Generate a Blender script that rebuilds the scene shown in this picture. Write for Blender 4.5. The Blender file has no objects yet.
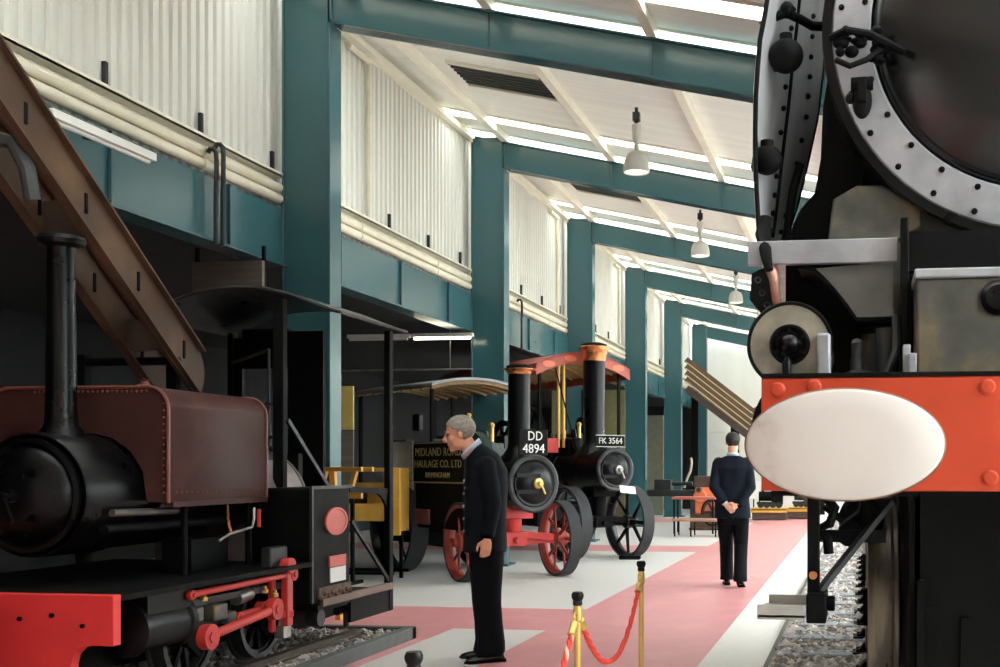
import bpy, bmesh, math, random
from math import sin, cos, pi, radians, sqrt, atan, atan2
from mathutils import Vector, Matrix
random.seed(7)
SC = bpy.context.scene
COL = SC.collection

# ------------------------------------------------------------------ mesh builder
class MB:
    def __init__(self):
        self.v = []; self.f = []; self.T = Matrix.Identity(4)
    def add(self, verts, faces):
        b = len(self.v)
        for p in verts:
            self.v.append(tuple(self.T @ Vector(p)))
        for f in faces:
            self.f.append(tuple(b + i for i in f))
        return self
    def box(self, x0, x1, y0, y1, z0, z1):
        vs = [(x, y, z) for z in (z0, z1) for y in (y0, y1) for x in (x0, x1)]
        return self.add(vs, [(0,2,3,1),(4,5,7,6),(0,1,5,4),(2,6,7,3),(0,4,6,2),(1,3,7,5)])
    def bar(self, p0, p1, w, h, up=(0,0,1)):
        p0 = Vector(p0); p1 = Vector(p1); d = (p1-p0).normalized()
        s = d.cross(Vector(up))
        if s.length < 1e-4: s = d.cross(Vector((0,1,0)))
        s.normalize(); u = s.cross(d).normalized()
        vs = []
        for p in (p0, p1):
            for a, b in ((-1,-1),(1,-1),(1,1),(-1,1)):
                vs.append(p + s*(a*w/2) + u*(b*h/2))
        return self.add(vs, [(0,1,2,3),(7,6,5,4),(0,4,5,1),(1,5,6,2),(2,6,7,3),(3,7,4,0)])
    def frame(self, d):
        d = Vector(d).normalized()
        a = Vector((0,0,1)) if abs(d.z) < .9 else Vector((1,0,0))
        s = d.cross(a).normalized(); u = s.cross(d).normalized()
        return d, s, u
    def cyl(self, p0, p1, r0, r1=None, n=20, caps=True):
        if r1 is None: r1 = r0
        p0 = Vector(p0); p1 = Vector(p1); d, s, u = self.frame(p1-p0)
        vs = []
        for p, r in ((p0,r0),(p1,r1)):
            for i in range(n):
                a = 2*pi*i/n; vs.append(p + s*(r*cos(a)) + u*(r*sin(a)))
        fs = [(i,(i+1)%n,n+(i+1)%n,n+i) for i in range(n)]
        if caps: fs += [tuple(range(n-1,-1,-1)), tuple(range(n,2*n))]
        return self.add(vs, fs)
    def lathe(self, prof, o=(0,0,0), axis=(0,0,1), n=32, a0=0.0, a1=2*pi):
        """prof: list of (radius, distance along axis); closes at radius 0"""
        o = Vector(o); d, s, u = self.frame(axis); full = abs(a1-a0-2*pi) < 1e-6
        m = n if full else n+1
        vs = []
        for r, t in prof:
            for i in range(m):
                a = a0 + (a1-a0)*i/n
                vs.append(o + d*t + s*(r*cos(a)) + u*(r*sin(a)))
        fs = []
        for k in range(len(prof)-1):
            for i in range(n):
                j = (i+1) % m
                fs.append((k*m+i, k*m+j, (k+1)*m+j, (k+1)*m+i))
        return self.add(vs, fs)
    def tube(self, pts, r, n=8, closed=False):
        pts = [Vector(p) for p in pts]; N = len(pts); vs = []
        prev = None
        for i, p in enumerate(pts):
            a = pts[max(i-1,0)]; b = pts[min(i+1,N-1)]
            d = (b-a).normalized()
            if prev is None:
                _, s, u = self.frame(d)
            else:
                s = prev - d*prev.dot(d)
                if s.length < 1e-5: _, s, u = self.frame(d)
                s.normalize(); u = s.cross(d).normalized()
            prev = s
            rr = r[i] if isinstance(r, (list,tuple)) else r
            for k in range(n):
                t = 2*pi*k/n; vs.append(p + s*(rr*cos(t)) + u*(rr*sin(t)))
        fs = [(i*n+k, i*n+(k+1)%n, (i+1)*n+(k+1)%n, (i+1)*n+k) for i in range(N-1) for k in range(n)]
        fs += [tuple(range(n-1,-1,-1)), tuple(range((N-1)*n, N*n))]
        return self.add(vs, fs)
    def prism(self, poly, axis, a0, a1):
        """poly in the two other axes (x->(y,z), y->(x,z), z->(x,y))"""
        def mk(p, a):
            if axis == 'x': return (a, p[0], p[1])
            if axis == 'y': return (p[0], a, p[1])
            return (p[0], p[1], a)
        n = len(poly)
        vs = [mk(p, a0) for p in poly] + [mk(p, a1) for p in poly]
        fs = [tuple(range(n)), tuple(range(2*n-1, n-1, -1))]
        fs += [(i, n+i, n+(i+1)%n, (i+1)%n) for i in range(n)]
        return self.add(vs, fs)
    def ball(self, c, r, n=16, m=10):
        if not isinstance(r, (tuple,list)): r = (r,r,r)
        c = Vector(c); vs = [c + Vector((0,0,-r[2]))]; fs = []
        for j in range(1, m):
            t = -pi/2 + pi*j/m
            for i in range(n):
                a = 2*pi*i/n
                vs.append(c + Vector((r[0]*cos(t)*cos(a), r[1]*cos(t)*sin(a), r[2]*sin(t))))
        vs.append(c + Vector((0,0,r[2]))); L = len(vs)-1
        for i in range(n):
            fs.append((0, 1+(i+1)%n, 1+i))
            for j in range(m-2):
                a = 1+j*n; fs.append((a+i, a+(i+1)%n, a+n+(i+1)%n, a+n+i))
            a = 1+(m-2)*n; fs.append((a+i, a+(i+1)%n, L))
        return self.add(vs, fs)
    def loft(self, rings, cap=True, closed=True):
        n = len(rings[0]); vs = [p for r in rings for p in r]; fs = []
        e = n if closed else n-1
        for k in range(len(rings)-1):
            for i in range(e):
                j = (i+1) % n
                fs.append((k*n+i, k*n+j, (k+1)*n+j, (k+1)*n+i))
        if cap and closed:
            fs += [tuple(range(n-1,-1,-1)), tuple(range((len(rings)-1)*n, len(rings)*n))]
        return self.add(vs, fs)
    def torus(self, c, axis, R, r, n=32, m=8, a0=0.0, a1=2*pi):
        c = Vector(c); d, s, u = self.frame(axis)
        full = abs(a1-a0-2*pi) < 1e-6; k = n if full else n+1
        pts = []
        vs = []; fs = []
        for i in range(k):
            a = a0+(a1-a0)*i/n; w = s*cos(a)+u*sin(a)
            for j in range(m):
                b = 2*pi*j/m; vs.append(c + w*(R+r*cos(b)) + d*(r*sin(b)))
        for i in range(n):
            ii = (i+1) % k
            for j in range(m):
                fs.append((i*m+j, i*m+(j+1)%m, ii*m+(j+1)%m, ii*m+j))
        return self.add(vs, fs)

ROOT = {}
def prop(o, label=None, cat=None, group=None, kind=None):
    if label: o['label'] = label
    if cat: o['category'] = cat
    if group: o['group'] = group
    if kind: o['kind'] = kind
    return o
def thing(name, label, cat, loc=(0,0,0), rotz=0.0, group=None, local=False):
    o = bpy.data.objects.new(name, None); COL.objects.link(o)
    o.empty_display_size = .1
    o.location = loc; o.rotation_euler = (0,0,rotz)
    prop(o, label, cat, group)
    ROOT[o.name] = Vector((0,0,0)) if local else Vector(loc)
    return o
def root_off(p):
    while p.parent: p = p.parent
    return ROOT.get(p.name, Vector((0,0,0)))
SPLIT = {k: k for k in ('rivet','bolt','lug','cross_plate','crosshead','coupling','hanger','bracket','frame','jacket_button','nut','stay_bracket','brass_column','stretcher','brass_end','diagonal_brace','stay_rod','slide_bar','axle','hinge_strap','guard_iron','boiler_band','edge_lining','louvre_slat','angle_bracket','bottom_rail','pocket_flap','rail_foot','frame_plate','safety_valve','edge_beading','oval_ornament','wheel','drain_cock')}
SPLIT.update({'rivets': 'rivet', 'eyes': 'eye', 'eyebrows': 'eyebrow', 'slats': 'slat'})
def islands(mb):
    par = list(range(len(mb.v)))
    def find(a):
        while par[a] != a: par[a] = par[par[a]]; a = par[a]
        return a
    for f in mb.f:
        r = find(f[0])
        for i in f[1:]: par[find(i)] = r
    # pieces that touch or overlap stay one piece
    box = {}
    for i, v in enumerate(mb.v):
        b = box.setdefault(find(i), [list(v), list(v)])
        for k in range(3): b[0][k] = min(b[0][k], v[k]); b[1][k] = max(b[1][k], v[k])
    ks = list(box); grp = {k: k for k in ks}
    def g(a):
        while grp[a] != a: a = grp[a]
        return a
    for i, a in enumerate(ks):
        for b in ks[i+1:]:
            if all(box[a][0][k] <= box[b][1][k]+1e-4 and box[b][0][k] <= box[a][1][k]+1e-4 for k in range(3)):
                ra, rb = g(a), g(b)
                if ra != rb: grp[rb] = ra
    out = {}
    for i in range(len(mb.v)): out.setdefault(g(find(i)), (MB(), {}))
    for i, v in enumerate(mb.v):
        q, mp = out[g(find(i))]; mp[i] = len(q.v); q.v.append(v)
    for f in mb.f:
        q, mp = out[g(find(f[0]))]; q.f.append(tuple(mp[i] for i in f))
    return [q for q, _ in out.values()]
def make(name, mb, mats, parent=None, bevel=0.0, smooth=35, label=None, cat=None, group=None, kind=None, fmat=None, sub=0, seg=2, recalc=True):
    if name in SPLIT and fmat is None:
        pieces = islands(mb)
        if len(pieces) > 1:
            outs = [make(SPLIT[name], q, mats, parent, bevel, smooth, label, cat, group, kind, None, sub, seg, recalc) for q in pieces]
            return outs[0]
        name = SPLIT[name]
    me = bpy.data.meshes.new(name)
    vs = mb.v
    if parent is not None:
        off = root_off(parent)
        if off.length > 0: vs = [(p[0]-off.x, p[1]-off.y, p[2]-off.z) for p in vs]
    me.from_pydata([tuple(p) for p in vs], [], mb.f)
    if not isinstance(mats, (list,tuple)): mats = [mats]
    for m in mats: me.materials.append(m)
    if fmat: me.polygons.foreach_set('material_index', fmat)
    if recalc:
        bm = bmesh.new(); bm.from_mesh(me); bmesh.ops.recalc_face_normals(bm, faces=bm.faces); bm.to_mesh(me); bm.free()
    if smooth:
        me.polygons.foreach_set('use_smooth', [True]*len(me.polygons))
        me.set_sharp_from_angle(angle=radians(smooth))
    me.update()
    o = bpy.data.objects.new(name, me); COL.objects.link(o)
    if parent is not None: o.parent = parent
    if bevel > 0:
        b = o.modifiers.new('bevel', 'BEVEL'); b.width = bevel; b.segments = seg; b.limit_method = 'ANGLE'; b.angle_limit = radians(40)
    if sub:
        s = o.modifiers.new('sub', 'SUBSURF'); s.levels = sub; s.render_levels = sub
    prop(o, label, cat, group, kind)
    return o
def copy_tree(o, parent=None):
    c = o.copy(); COL.objects.link(c)
    if parent: c.parent = parent
    for ch in list(o.children): copy_tree(ch, c)
    return c
def struct(name, mb, mats, **k): return make(name, mb, mats, kind='structure', **k)
def text_mesh(txt, size, M, extr=.003, spacing=1.0, name='lettering', mat=None, parent=None):
    cu = bpy.data.curves.new('t', 'FONT'); cu.body = txt; cu.size = size; cu.align_x = 'CENTER'; cu.align_y = 'CENTER'
    cu.extrude = extr; cu.space_character = spacing; cu.resolution_u = 3
    ob = bpy.data.objects.new('t', cu); COL.objects.link(ob)
    dg = bpy.context.evaluated_depsgraph_get(); dg.update()
    me = bpy.data.meshes.new_from_object(ob.evaluated_get(dg))
    bpy.data.objects.remove(ob); bpy.data.curves.remove(cu)
    me.transform(M)
    if parent is not None:
        me.transform(Matrix.Translation(-root_off(parent)))
    me.materials.clear(); me.materials.append(mat)
    o = bpy.data.objects.new(name, me); COL.objects.link(o)
    if parent is not None: o.parent = parent
    return o
def join(m, *others):
    for x in others: m.add(x.v, x.f)
    return m

# ------------------------------------------------------------------ materials
def lin(c):
    return tuple(((x/255)/12.92 if x/255 <= .04045 else ((x/255+.055)/1.055)**2.4) for x in c) + (1.0,)
def mat(name, rgb, rough=.5, metal=0.0, var=.12, scale=6.0, bump=0.0, bscale=60.0, rgb2=None, stretch=(1,1,1), spec=.5, coat=0.0, rvar=.1):
    m = bpy.data.materials.new(name); m.use_nodes = True
    nt = m.node_tree; N = nt.nodes; L = nt.links; b = N['Principled BSDF']
    tc = N.new('ShaderNodeTexCoord'); mp = N.new('ShaderNodeMapping'); mp.inputs['Scale'].default_value = stretch
    L.new(tc.outputs['Object'], mp.inputs['Vector'])
    nz = N.new('ShaderNodeTexNoise'); nz.inputs['Scale'].default_value = scale; nz.inputs['Detail'].default_value = 5
    L.new(mp.outputs['Vector'], nz.inputs['Vector'])
    rp = N.new('ShaderNodeValToRGB')
    c1 = lin(rgb); c2 = lin(rgb2) if rgb2 else tuple(min(1, x*(1+var*1.5)) for x in c1[:3]) + (1,)
    lo = tuple(x*(1-var) for x in c1[:3]) + (1,)
    rp.color_ramp.elements[0].position = .3; rp.color_ramp.elements[0].color = lo
    rp.color_ramp.elements[1].position = .72; rp.color_ramp.elements[1].color = c2
    e = rp.color_ramp.elements.new(.5); e.color = c1
    L.new(nz.outputs['Fac'], rp.inputs['Fac']); L.new(rp.outputs['Color'], b.inputs['Base Color'])
    mr = N.new('ShaderNodeMapRange'); mr.inputs['To Min'].default_value = max(.02, rough-rvar); mr.inputs['To Max'].default_value = min(1, rough+rvar)
    L.new(nz.outputs['Fac'], mr.inputs['Value']); L.new(mr.outputs['Result'], b.inputs['Roughness'])
    b.inputs['Metallic'].default_value = metal
    b.inputs['Specular IOR Level'].default_value = spec
    b.inputs['Coat Weight'].default_value = coat
    if bump > 0:
        n2 = N.new('ShaderNodeTexNoise'); n2.inputs['Scale'].default_value = bscale; n2.inputs['Detail'].default_value = 3
        L.new(mp.outputs['Vector'], n2.inputs['Vector'])
        bp = N.new('ShaderNodeBump'); bp.inputs['Strength'].default_value = bump; bp.inputs['Distance'].default_value = .01
        L.new(n2.outputs['Fac'], bp.inputs['Height']); L.new(bp.outputs['Normal'], b.inputs['Normal'])
    return m
def emis(name, rgb, strength, base=(240,240,230)):
    m = mat(name, base, .5); b = m.node_tree.nodes['Principled BSDF']
    b.inputs['Emission Color'].default_value = lin(rgb); b.inputs['Emission Strength'].default_value = strength
    return m

TEAL = mat('teal_paint', (54,94,99), .2, var=.02, scale=2.5, rvar=.01)
CREAM = mat('cream_cladding', (224,222,212), .6, var=.06, scale=1.2, stretch=(1,1,.25))
DECK = mat('cream_deck_boards', (248,248,238), .6, var=.05, scale=1.5, stretch=(.15,6,1), bump=.15, bscale=8)
CREAMT = mat('cream_trim', (238,232,212), .5, var=.04)
PIPEM = mat('cream_pipe', (228,220,196), .4, var=.05)
HALLW = mat('hall_wall', (104,100,94), .8, var=.1, scale=1.0)
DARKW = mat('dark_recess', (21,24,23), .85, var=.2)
OLIVE = mat('olive_board', (150,145,98), .7, var=.1)
YELB = mat('yellow_board', (196,176,96), .6, var=.1)
WHITEP = mat('white_enamel', (238,236,228), .35, var=.03)
FLOORM = mat('terrazzo_floor', (218,215,210), .36, var=.06, scale=40, rgb2=(230,227,221), rvar=.08)
PINK = mat('pink_carpet', (216,146,148), .36, var=.07, scale=3, rgb2=(228,164,162), rvar=.1, bump=.1, bscale=200)
WSTRIP = mat('white_strip', (226,222,214), .45, var=.04, scale=15)
BLACK = mat('black_gloss_paint', (9,10,11), .3, spec=.22, var=.2, scale=4, bump=.03, bscale=10, rvar=.1)
BLACKM = mat('black_matt', (12,13,13), .6, spec=.1, var=.25, scale=8)
DKGREY = mat('dark_grey_steel', (40,42,42), .45, metal=.2, var=.25, scale=9)
MAROON = mat('maroon_paint', (70,44,41), .45, spec=.1, var=.16, scale=3, rgb2=(86,55,50), bump=.05, bscale=6)
MARED = mat('maroon_edge', (120,68,55), .4, var=.15, scale=8)
RED = mat('red_paint', (232,58,58), .42, var=.07, scale=5)
REDB = mat('buffer_beam_red', (200,72,44), .42, spec=.3, var=.08, scale=4, rgb2=(206,84,52))
RODRED = mat('rod_red', (204,58,54), .4, var=.1, scale=7)
BRASS = mat('brass', (222,184,106), .36, metal=.6, var=.1)
COPPER = mat('copper', (205,132,84), .28, metal=.85, var=.12)
STEEL = mat('worn_steel', (150,148,142), .35, metal=.7, var=.25, scale=7)
BROWNS = mat('brown_steel', (86,66,51), .55, spec=.25, var=.25, scale=3, rgb2=(110,84,62), stretch=(1,1,1))
BROWND = mat('brown_dark', (70,56,46), .6, var=.2)
SILVER = mat('silver_grey_paint', (162,163,168), .4, metal=.15, var=.22, scale=5, bump=.1, bscale=14)
OVALM = mat('worn_oval_face', (216,208,203), .5, var=.03, scale=1.6, rgb2=(210,201,195), bump=.06, bscale=22)
def _smudge(m):
    nt = m.node_tree; N = nt.nodes; L = nt.links; b = N['Principled BSDF']
    src = b.inputs['Base Color'].links[0].from_socket
    tc = N.new('ShaderNodeTexCoord'); sx = N.new('ShaderNodeSeparateXYZ'); L.new(tc.outputs['Object'], sx.inputs[0])
    mr = N.new('ShaderNodeMapRange'); mr.inputs['From Min'].default_value = -1.06; mr.inputs['From Max'].default_value = -1.17
    L.new(sx.outputs['X'], mr.inputs['Value'])
    nz = N.new('ShaderNodeTexNoise'); nz.inputs['Scale'].default_value = 14; nz.inputs['Detail'].default_value = 7; L.new(tc.outputs['Object'], nz.inputs['Vector'])
    mu = N.new('ShaderNodeMath'); mu.operation = 'MULTIPLY'; L.new(mr.outputs['Result'], mu.inputs[0])
    m2 = N.new('ShaderNodeMapRange'); m2.inputs['From Min'].default_value = .45; m2.inputs['From Max'].default_value = .75; m2.inputs['To Max'].default_value = .75
    L.new(nz.outputs['Fac'], m2.inputs['Value']); L.new(m2.outputs['Result'], mu.inputs[1])
    mx = N.new('ShaderNodeMix'); mx.data_type = 'RGBA'; L.new(mu.outputs[0], mx.inputs['Factor']); L.new(src, mx.inputs['A']); mx.inputs['B'].default_value = lin((150,120,98)); L.new(mx.outputs['Result'], b.inputs['Base Color'])
_smudge(OVALM)
GREYSHEEN = mat('grey_gold_sheen', (92,92,88), .4, metal=.4, var=.35, scale=6, rgb2=(140,122,88))  # grey metal; gold-brown patches are reflections painted into the colour
PATINA = mat('patina_cover', (140,136,124), .4, metal=.2, var=.35, scale=9, rgb2=(168,158,138))
TYRE = mat('worn_tyre', (88,82,72), .3, metal=.5, var=.4, scale=5, stretch=(3,1,.4), rgb2=(142,134,114))
GLASSY = mat('gloss_door', (18,20,20), .2, var=.3, scale=3, bump=.1, bscale=5, rvar=.06)
YELLOW = mat('yellow_ochre_paint', (214,164,72), .5, var=.1)
PALE = mat('pale_grey_panel', (176,168,152), .55, var=.12)
TAN = mat('tan_boards', (150,122,78), .6, var=.2, scale=4, stretch=(8,1,1))
CANGREY = mat('canopy_grey', (150,158,160), .5, var=.1)
CANRED = mat('canopy_red', (178,84,70), .5, var=.1)
CANORG = mat('canopy_orange', (226,120,80), .5, var=.05)
DKGREEN = mat('dark_green_paint', (34,54,46), .35, var=.15)
RUBBER = mat('dark_rubber', (44,46,48), .7, var=.12)
SPOKER = mat('spoke_red', (156,62,50), .5, var=.15)
GOLDT = mat('gold_lettering', (176,160,108), .5, metal=.2, var=.05)
WHITEL = mat('white_lettering', (240,238,230), .5, var=.02)
CARD = mat('white_card', (236,234,228), .7, var=.03)
ROPER = mat('red_rope', (222,66,52), .7, var=.08, scale=20)
ROPEW = mat('pale_rope', (240,190,160), .7, var=.08, scale=20)
KERB = mat('kerb_grey', (92,96,94), .7, var=.15, scale=10)
BALL = mat('ballast_stone', (206,198,190), .9, var=.25, scale=14, rgb2=(232,226,220))
BALLD = mat('ballast_stone_dark', (150,140,132), .9, var=.3, scale=14, rgb2=(186,176,168))
SLEEP = mat('sleeper_grey', (140,144,150), .7, var=.15, scale=5, stretch=(.5,4,1))
RAILM = mat('rail_steel', (94,84,74), .4, metal=.6, var=.25)
WOODB = mat('brown_slat', (92,70,50), .5, var=.2, scale=4)
WOODL = mat('light_slat_edge', (204,184,140), .5, var=.08)
REDWOOD = mat('red_table', (186,96,82), .5, var=.1)
GREYWD = mat('grey_board', (104,98,88), .7, var=.2, scale=2, stretch=(1,1,12))
SKIN = mat('skin', (230,168,136), .5, var=.06, scale=12, rgb2=(236,178,150))
SUIT = mat('dark_uniform', (15,20,26), .8, spec=.15, var=.15, scale=20, bump=.1, bscale=200)
SUITB = mat('navy_suit', (20,27,38), .8, spec=.15, var=.15, scale=20, bump=.1, bscale=200)
TROUS = mat('dark_trousers', (12,15,19), .8, spec=.12, var=.15, scale=20)
HAIRG = mat('grey_hair', (150,142,132), .7, var=.22, scale=30, stretch=(1,1,3), rgb2=(186,178,166))
HAIRD = mat('dark_hair', (46,42,40), .7, var=.25, scale=30)
SHIRT = mat('pale_blue_shirt', (196,208,222), .6, var=.03)
SHOE = mat('black_shoe', (14,14,15), .2, var=.1)
GLASSB = mat('vent_louvre', (70,74,66), .5, var=.15)
GLAZE = None
# ------------------------------------------------------------------ building
YF = [10.1 + 5.15*k for k in range(6)]            # rear faces of the portal frames
SL = .219
def zu(x): return 5.63 - SL*(x + 5.0)             # underside of roof beams
def zd(x): return zu(x) + .50                     # underside of roof deck
def xslab(m, y0, y1, x0, x1, f, t):               # sloping slab following f(x), thickness t upward
    m.prism([(x0, f(x0)), (x1, f(x1)), (x1, f(x1)+t), (x0, f(x0)+t)], 'y', y0, y1)

# floor, split in cells so the woven bands are separate materials
xs = [-11, -3.5, -2.68, -1.14, -.66, 9]
ys = [-4, 9.15, 10.55, 17.9, 19.3, 27.5, 29.5, 37]
m = MB(); fm = []
for i in range(len(xs)-1):
    for j in range(len(ys)-1):
        m.add([(xs[i], ys[j], 0), (xs[i+1], ys[j], 0), (xs[i+1], ys[j+1], 0), (xs[i], ys[j+1], 0)], [(0,1,2,3)])
        k = 0
        if i == 2: k = 1
        elif i == 3: k = 2
        elif i < 2 and j in (1, 3, 5): k = 1
        elif i == 0 and j == 0: k = 1
        if i == 4: k = 0
        fm.append(k)
struct('floor', m, [FLOORM, PINK, WSTRIP], fmat=fm, smooth=0, recalc=False)

# corrugated cladding of the left wall
m = MB(); y = 4.9; pr = []
while y < 36.3:
    pr += [(-5.625, y), (-5.625, y+.06), (-5.6, y+.075), (-5.6, y+.11)]; y += .125
n = len(pr)
m.add([(p[0], p[1], 3.9) for p in pr] + [(p[0], p[1], 6.2) for p in pr], [(i, i+1, n+i+1, n+i) for i in range(n-1)])
m.box(-5.72, -5.64, 4.9, 36.3, 3.4, 6.4)
struct('wall_left', m, CREAM, smooth=0, recalc=False)
# far end wall, right wall (beyond the frame), aisle back walls
m = MB(); m.box(-5.4, 9, 36.25, 36.45, 0, 6.2); m.box(-5.4, 9, 36.2, 36.25, 1.95, 2.12); m.box(-5.4, 9, 36.19, 36.25, 2.55, 2.62)
struct('wall_far', m, CREAM, smooth=0)
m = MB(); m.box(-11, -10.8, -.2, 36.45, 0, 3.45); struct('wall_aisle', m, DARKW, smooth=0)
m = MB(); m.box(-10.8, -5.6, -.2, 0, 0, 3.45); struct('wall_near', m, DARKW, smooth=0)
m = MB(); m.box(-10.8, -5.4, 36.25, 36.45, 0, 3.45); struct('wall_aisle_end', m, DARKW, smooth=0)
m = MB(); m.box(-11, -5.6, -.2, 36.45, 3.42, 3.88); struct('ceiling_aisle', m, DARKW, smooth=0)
m = MB(); m.box(8.9, 9.1, -4, 36.4, 0, 1.4); m.box(8.9, 9.1, -4, 36.4, 2.95, 3.3)
for k in range(-2, 7): m.box(8.9, 9.1, 4.95+5.15*k-1.1, 4.95+5.15*k+1.1, 1.4, 2.95)
struct('wall_right', m, HALLW, smooth=0)
m = MB(); m.box(-5.72, -5.64, -4, 4.9, 3.4, 6.5); m.box(-11, 9, -4.2, -4, 0, 6.6); struct('wall_rear', m, mat('rear_wall',(176,172,160),.8,var=.08), smooth=0)

# portal frames
for k, yf in enumerate(YF):
    m = MB()
    m.box(-5.47, -5.03, yf-.215, yf-.015, 0, zu(-5.4)+.36)
    m.box(-5.03, -5.0, yf-.23, yf, 0, zu(-5.0)); m.box(-5.49, -5.47, yf-.23, yf, 0, zu(-5.4)+.3)
    m.box(-5.5, -4.92, yf-.3, yf+.06, 0, .03)
    struct('column', m, TEAL, bevel=.006)
    m = MB()
    xslab(m, yf-.2, yf-.03, -5.0, 9, zu, .36)
    xslab(m, yf-.23, yf, -5.0, 9, lambda x: zu(x)-.0, .028)
    xslab(m, yf-.23, yf, -5.44, 9, lambda x: zu(x)+.352, .026)
    for s_ in range(6):                             # stiffener plates under the purlins
        px = -5.0 + 1.55*s_
        m.box(px-.012, px+.012, yf-.225, yf-.01, zu(px)+.03, zu(px)+.34)
    struct('roof_beam', m, TEAL, bevel=.005)
# purlins
for s_ in range(9):
    px = -5.0 + 1.55*s_; z = zu(px)+.375
    m = MB(); m.box(px-.045, px+.045, 2.0, 36.2, z, z+.11)
    struct('purlin', m, CREAMT)
# eaves fascia along the wall head
m = MB(); m.box(-5.62, -5.5, 2, 36.2, 6.1, 6.16); m.box(-5.62, -5.6, 2, 36.2, 6.07, 6.4)
struct('trim_eaves', m, CREAMT)
# roof deck with rooflight gaps
m = MB(); edges = [-4.2]
for yf in [4.95] + YF:
    edges += [yf-1.06, yf-.74, yf-.14, yf+.36]
edges += [36.5]
xslab(m, edges[0], 1.0, 3.0, 9, zd, .08)
for a in range(0, len(edges)-1, 2):
    if edges[a+1] > edges[a]: xslab(m, edges[a], min(edges[a+1], 36.5), -5.72, 3.0, zd, .08)
struct('ceiling', m, DECK, smooth=0)
def glaze_mat():
    m = bpy.data.materials.new('rooflight_glazing'); m.use_nodes = True; nt = m.node_tree; N = nt.nodes; L = nt.links
    N.remove(N['Principled BSDF']); out = N['Material Output']
    t = N.new('ShaderNodeBsdfTransparent'); t.inputs['Color'].default_value = (.96,.97,.95,1)
    g = N.new('ShaderNodeBsdfTranslucent'); g.inputs['Color'].default_value = (.9,.9,.88,1)
    nz = N.new('ShaderNodeTexNoise'); nz.inputs['Scale'].default_value = 3
    mr = N.new('ShaderNodeMapRange'); mr.inputs['To Min'].default_value = .2; mr.inputs['To Max'].default_value = .35
    mx = N.new('ShaderNodeMixShader'); L.new(nz.outputs['Fac'], mr.inputs['Value']); L.new(mr.outputs['Result'], mx.inputs['Fac'])
    L.new(t.outputs[0], mx.inputs[1]); L.new(g.outputs[0], mx.inputs[2]); L.new(mx.outputs[0], out.inputs['Surface'])
    return m
GLAZE = glaze_mat()
wn = 1
for a in range(1, len(edges)-2, 2):
    m = MB(); y0, y1 = edges[a]-.03, edges[a+1]+.03
    xslab(m, y0, y1, -5.72, 9, lambda x: zd(x)+.085, .006)
    struct('window_%d' % wn, m, GLAZE, smooth=0); wn += 1
m = MB(); xslab(m, 1.0, 36.5, 3.0, 9, lambda x: zd(x)+.085, .006); struct('window_%d' % wn, m, GLAZE, smooth=0)  # unseen glazed roof side, added to pour more daylight onto floor and walls
m = MB(); m.box(8.98, 9.0, -4, 36.4, 1.4, 2.95); struct('window_%d' % (wn+1), m, GLAZE, smooth=0)
# rooflight curbs
for a in range(1, len(edges)-2, 2):
    m = MB()
    for yy in (edges[a], edges[a+1]): xslab(m, yy-.02, yy+.02, -5.6, 9, lambda x: zd(x)-.02, .1)
    struct('trim_%d' % ((a+1)//2), m, CREAMT, smooth=0)

# edge girders with stiffeners, one per bay
BAYN = ['nearest the camera', 'second from the camera', 'third from the camera', 'fourth from the camera', 'fifth from the camera', 'last before the end wall']
for k in range(6):
    y0 = (YF[k-1] if k else 4.95) + .0; y1 = YF[k]-.23
    m = MB(); m.box(-5.62, -5.48, y0, y1, 3.33, 3.87)
    m.box(-5.66, -5.42, y0, y1, 3.305, 3.33)
    for q in range(3):
        yy = y0 + (y1-y0)*(q+.6)/3.2; m.box(-5.48, -5.45, yy-.006, yy+.006, 3.33, 3.87)
    struct('girder', m, TEAL, bevel=.004)

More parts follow.
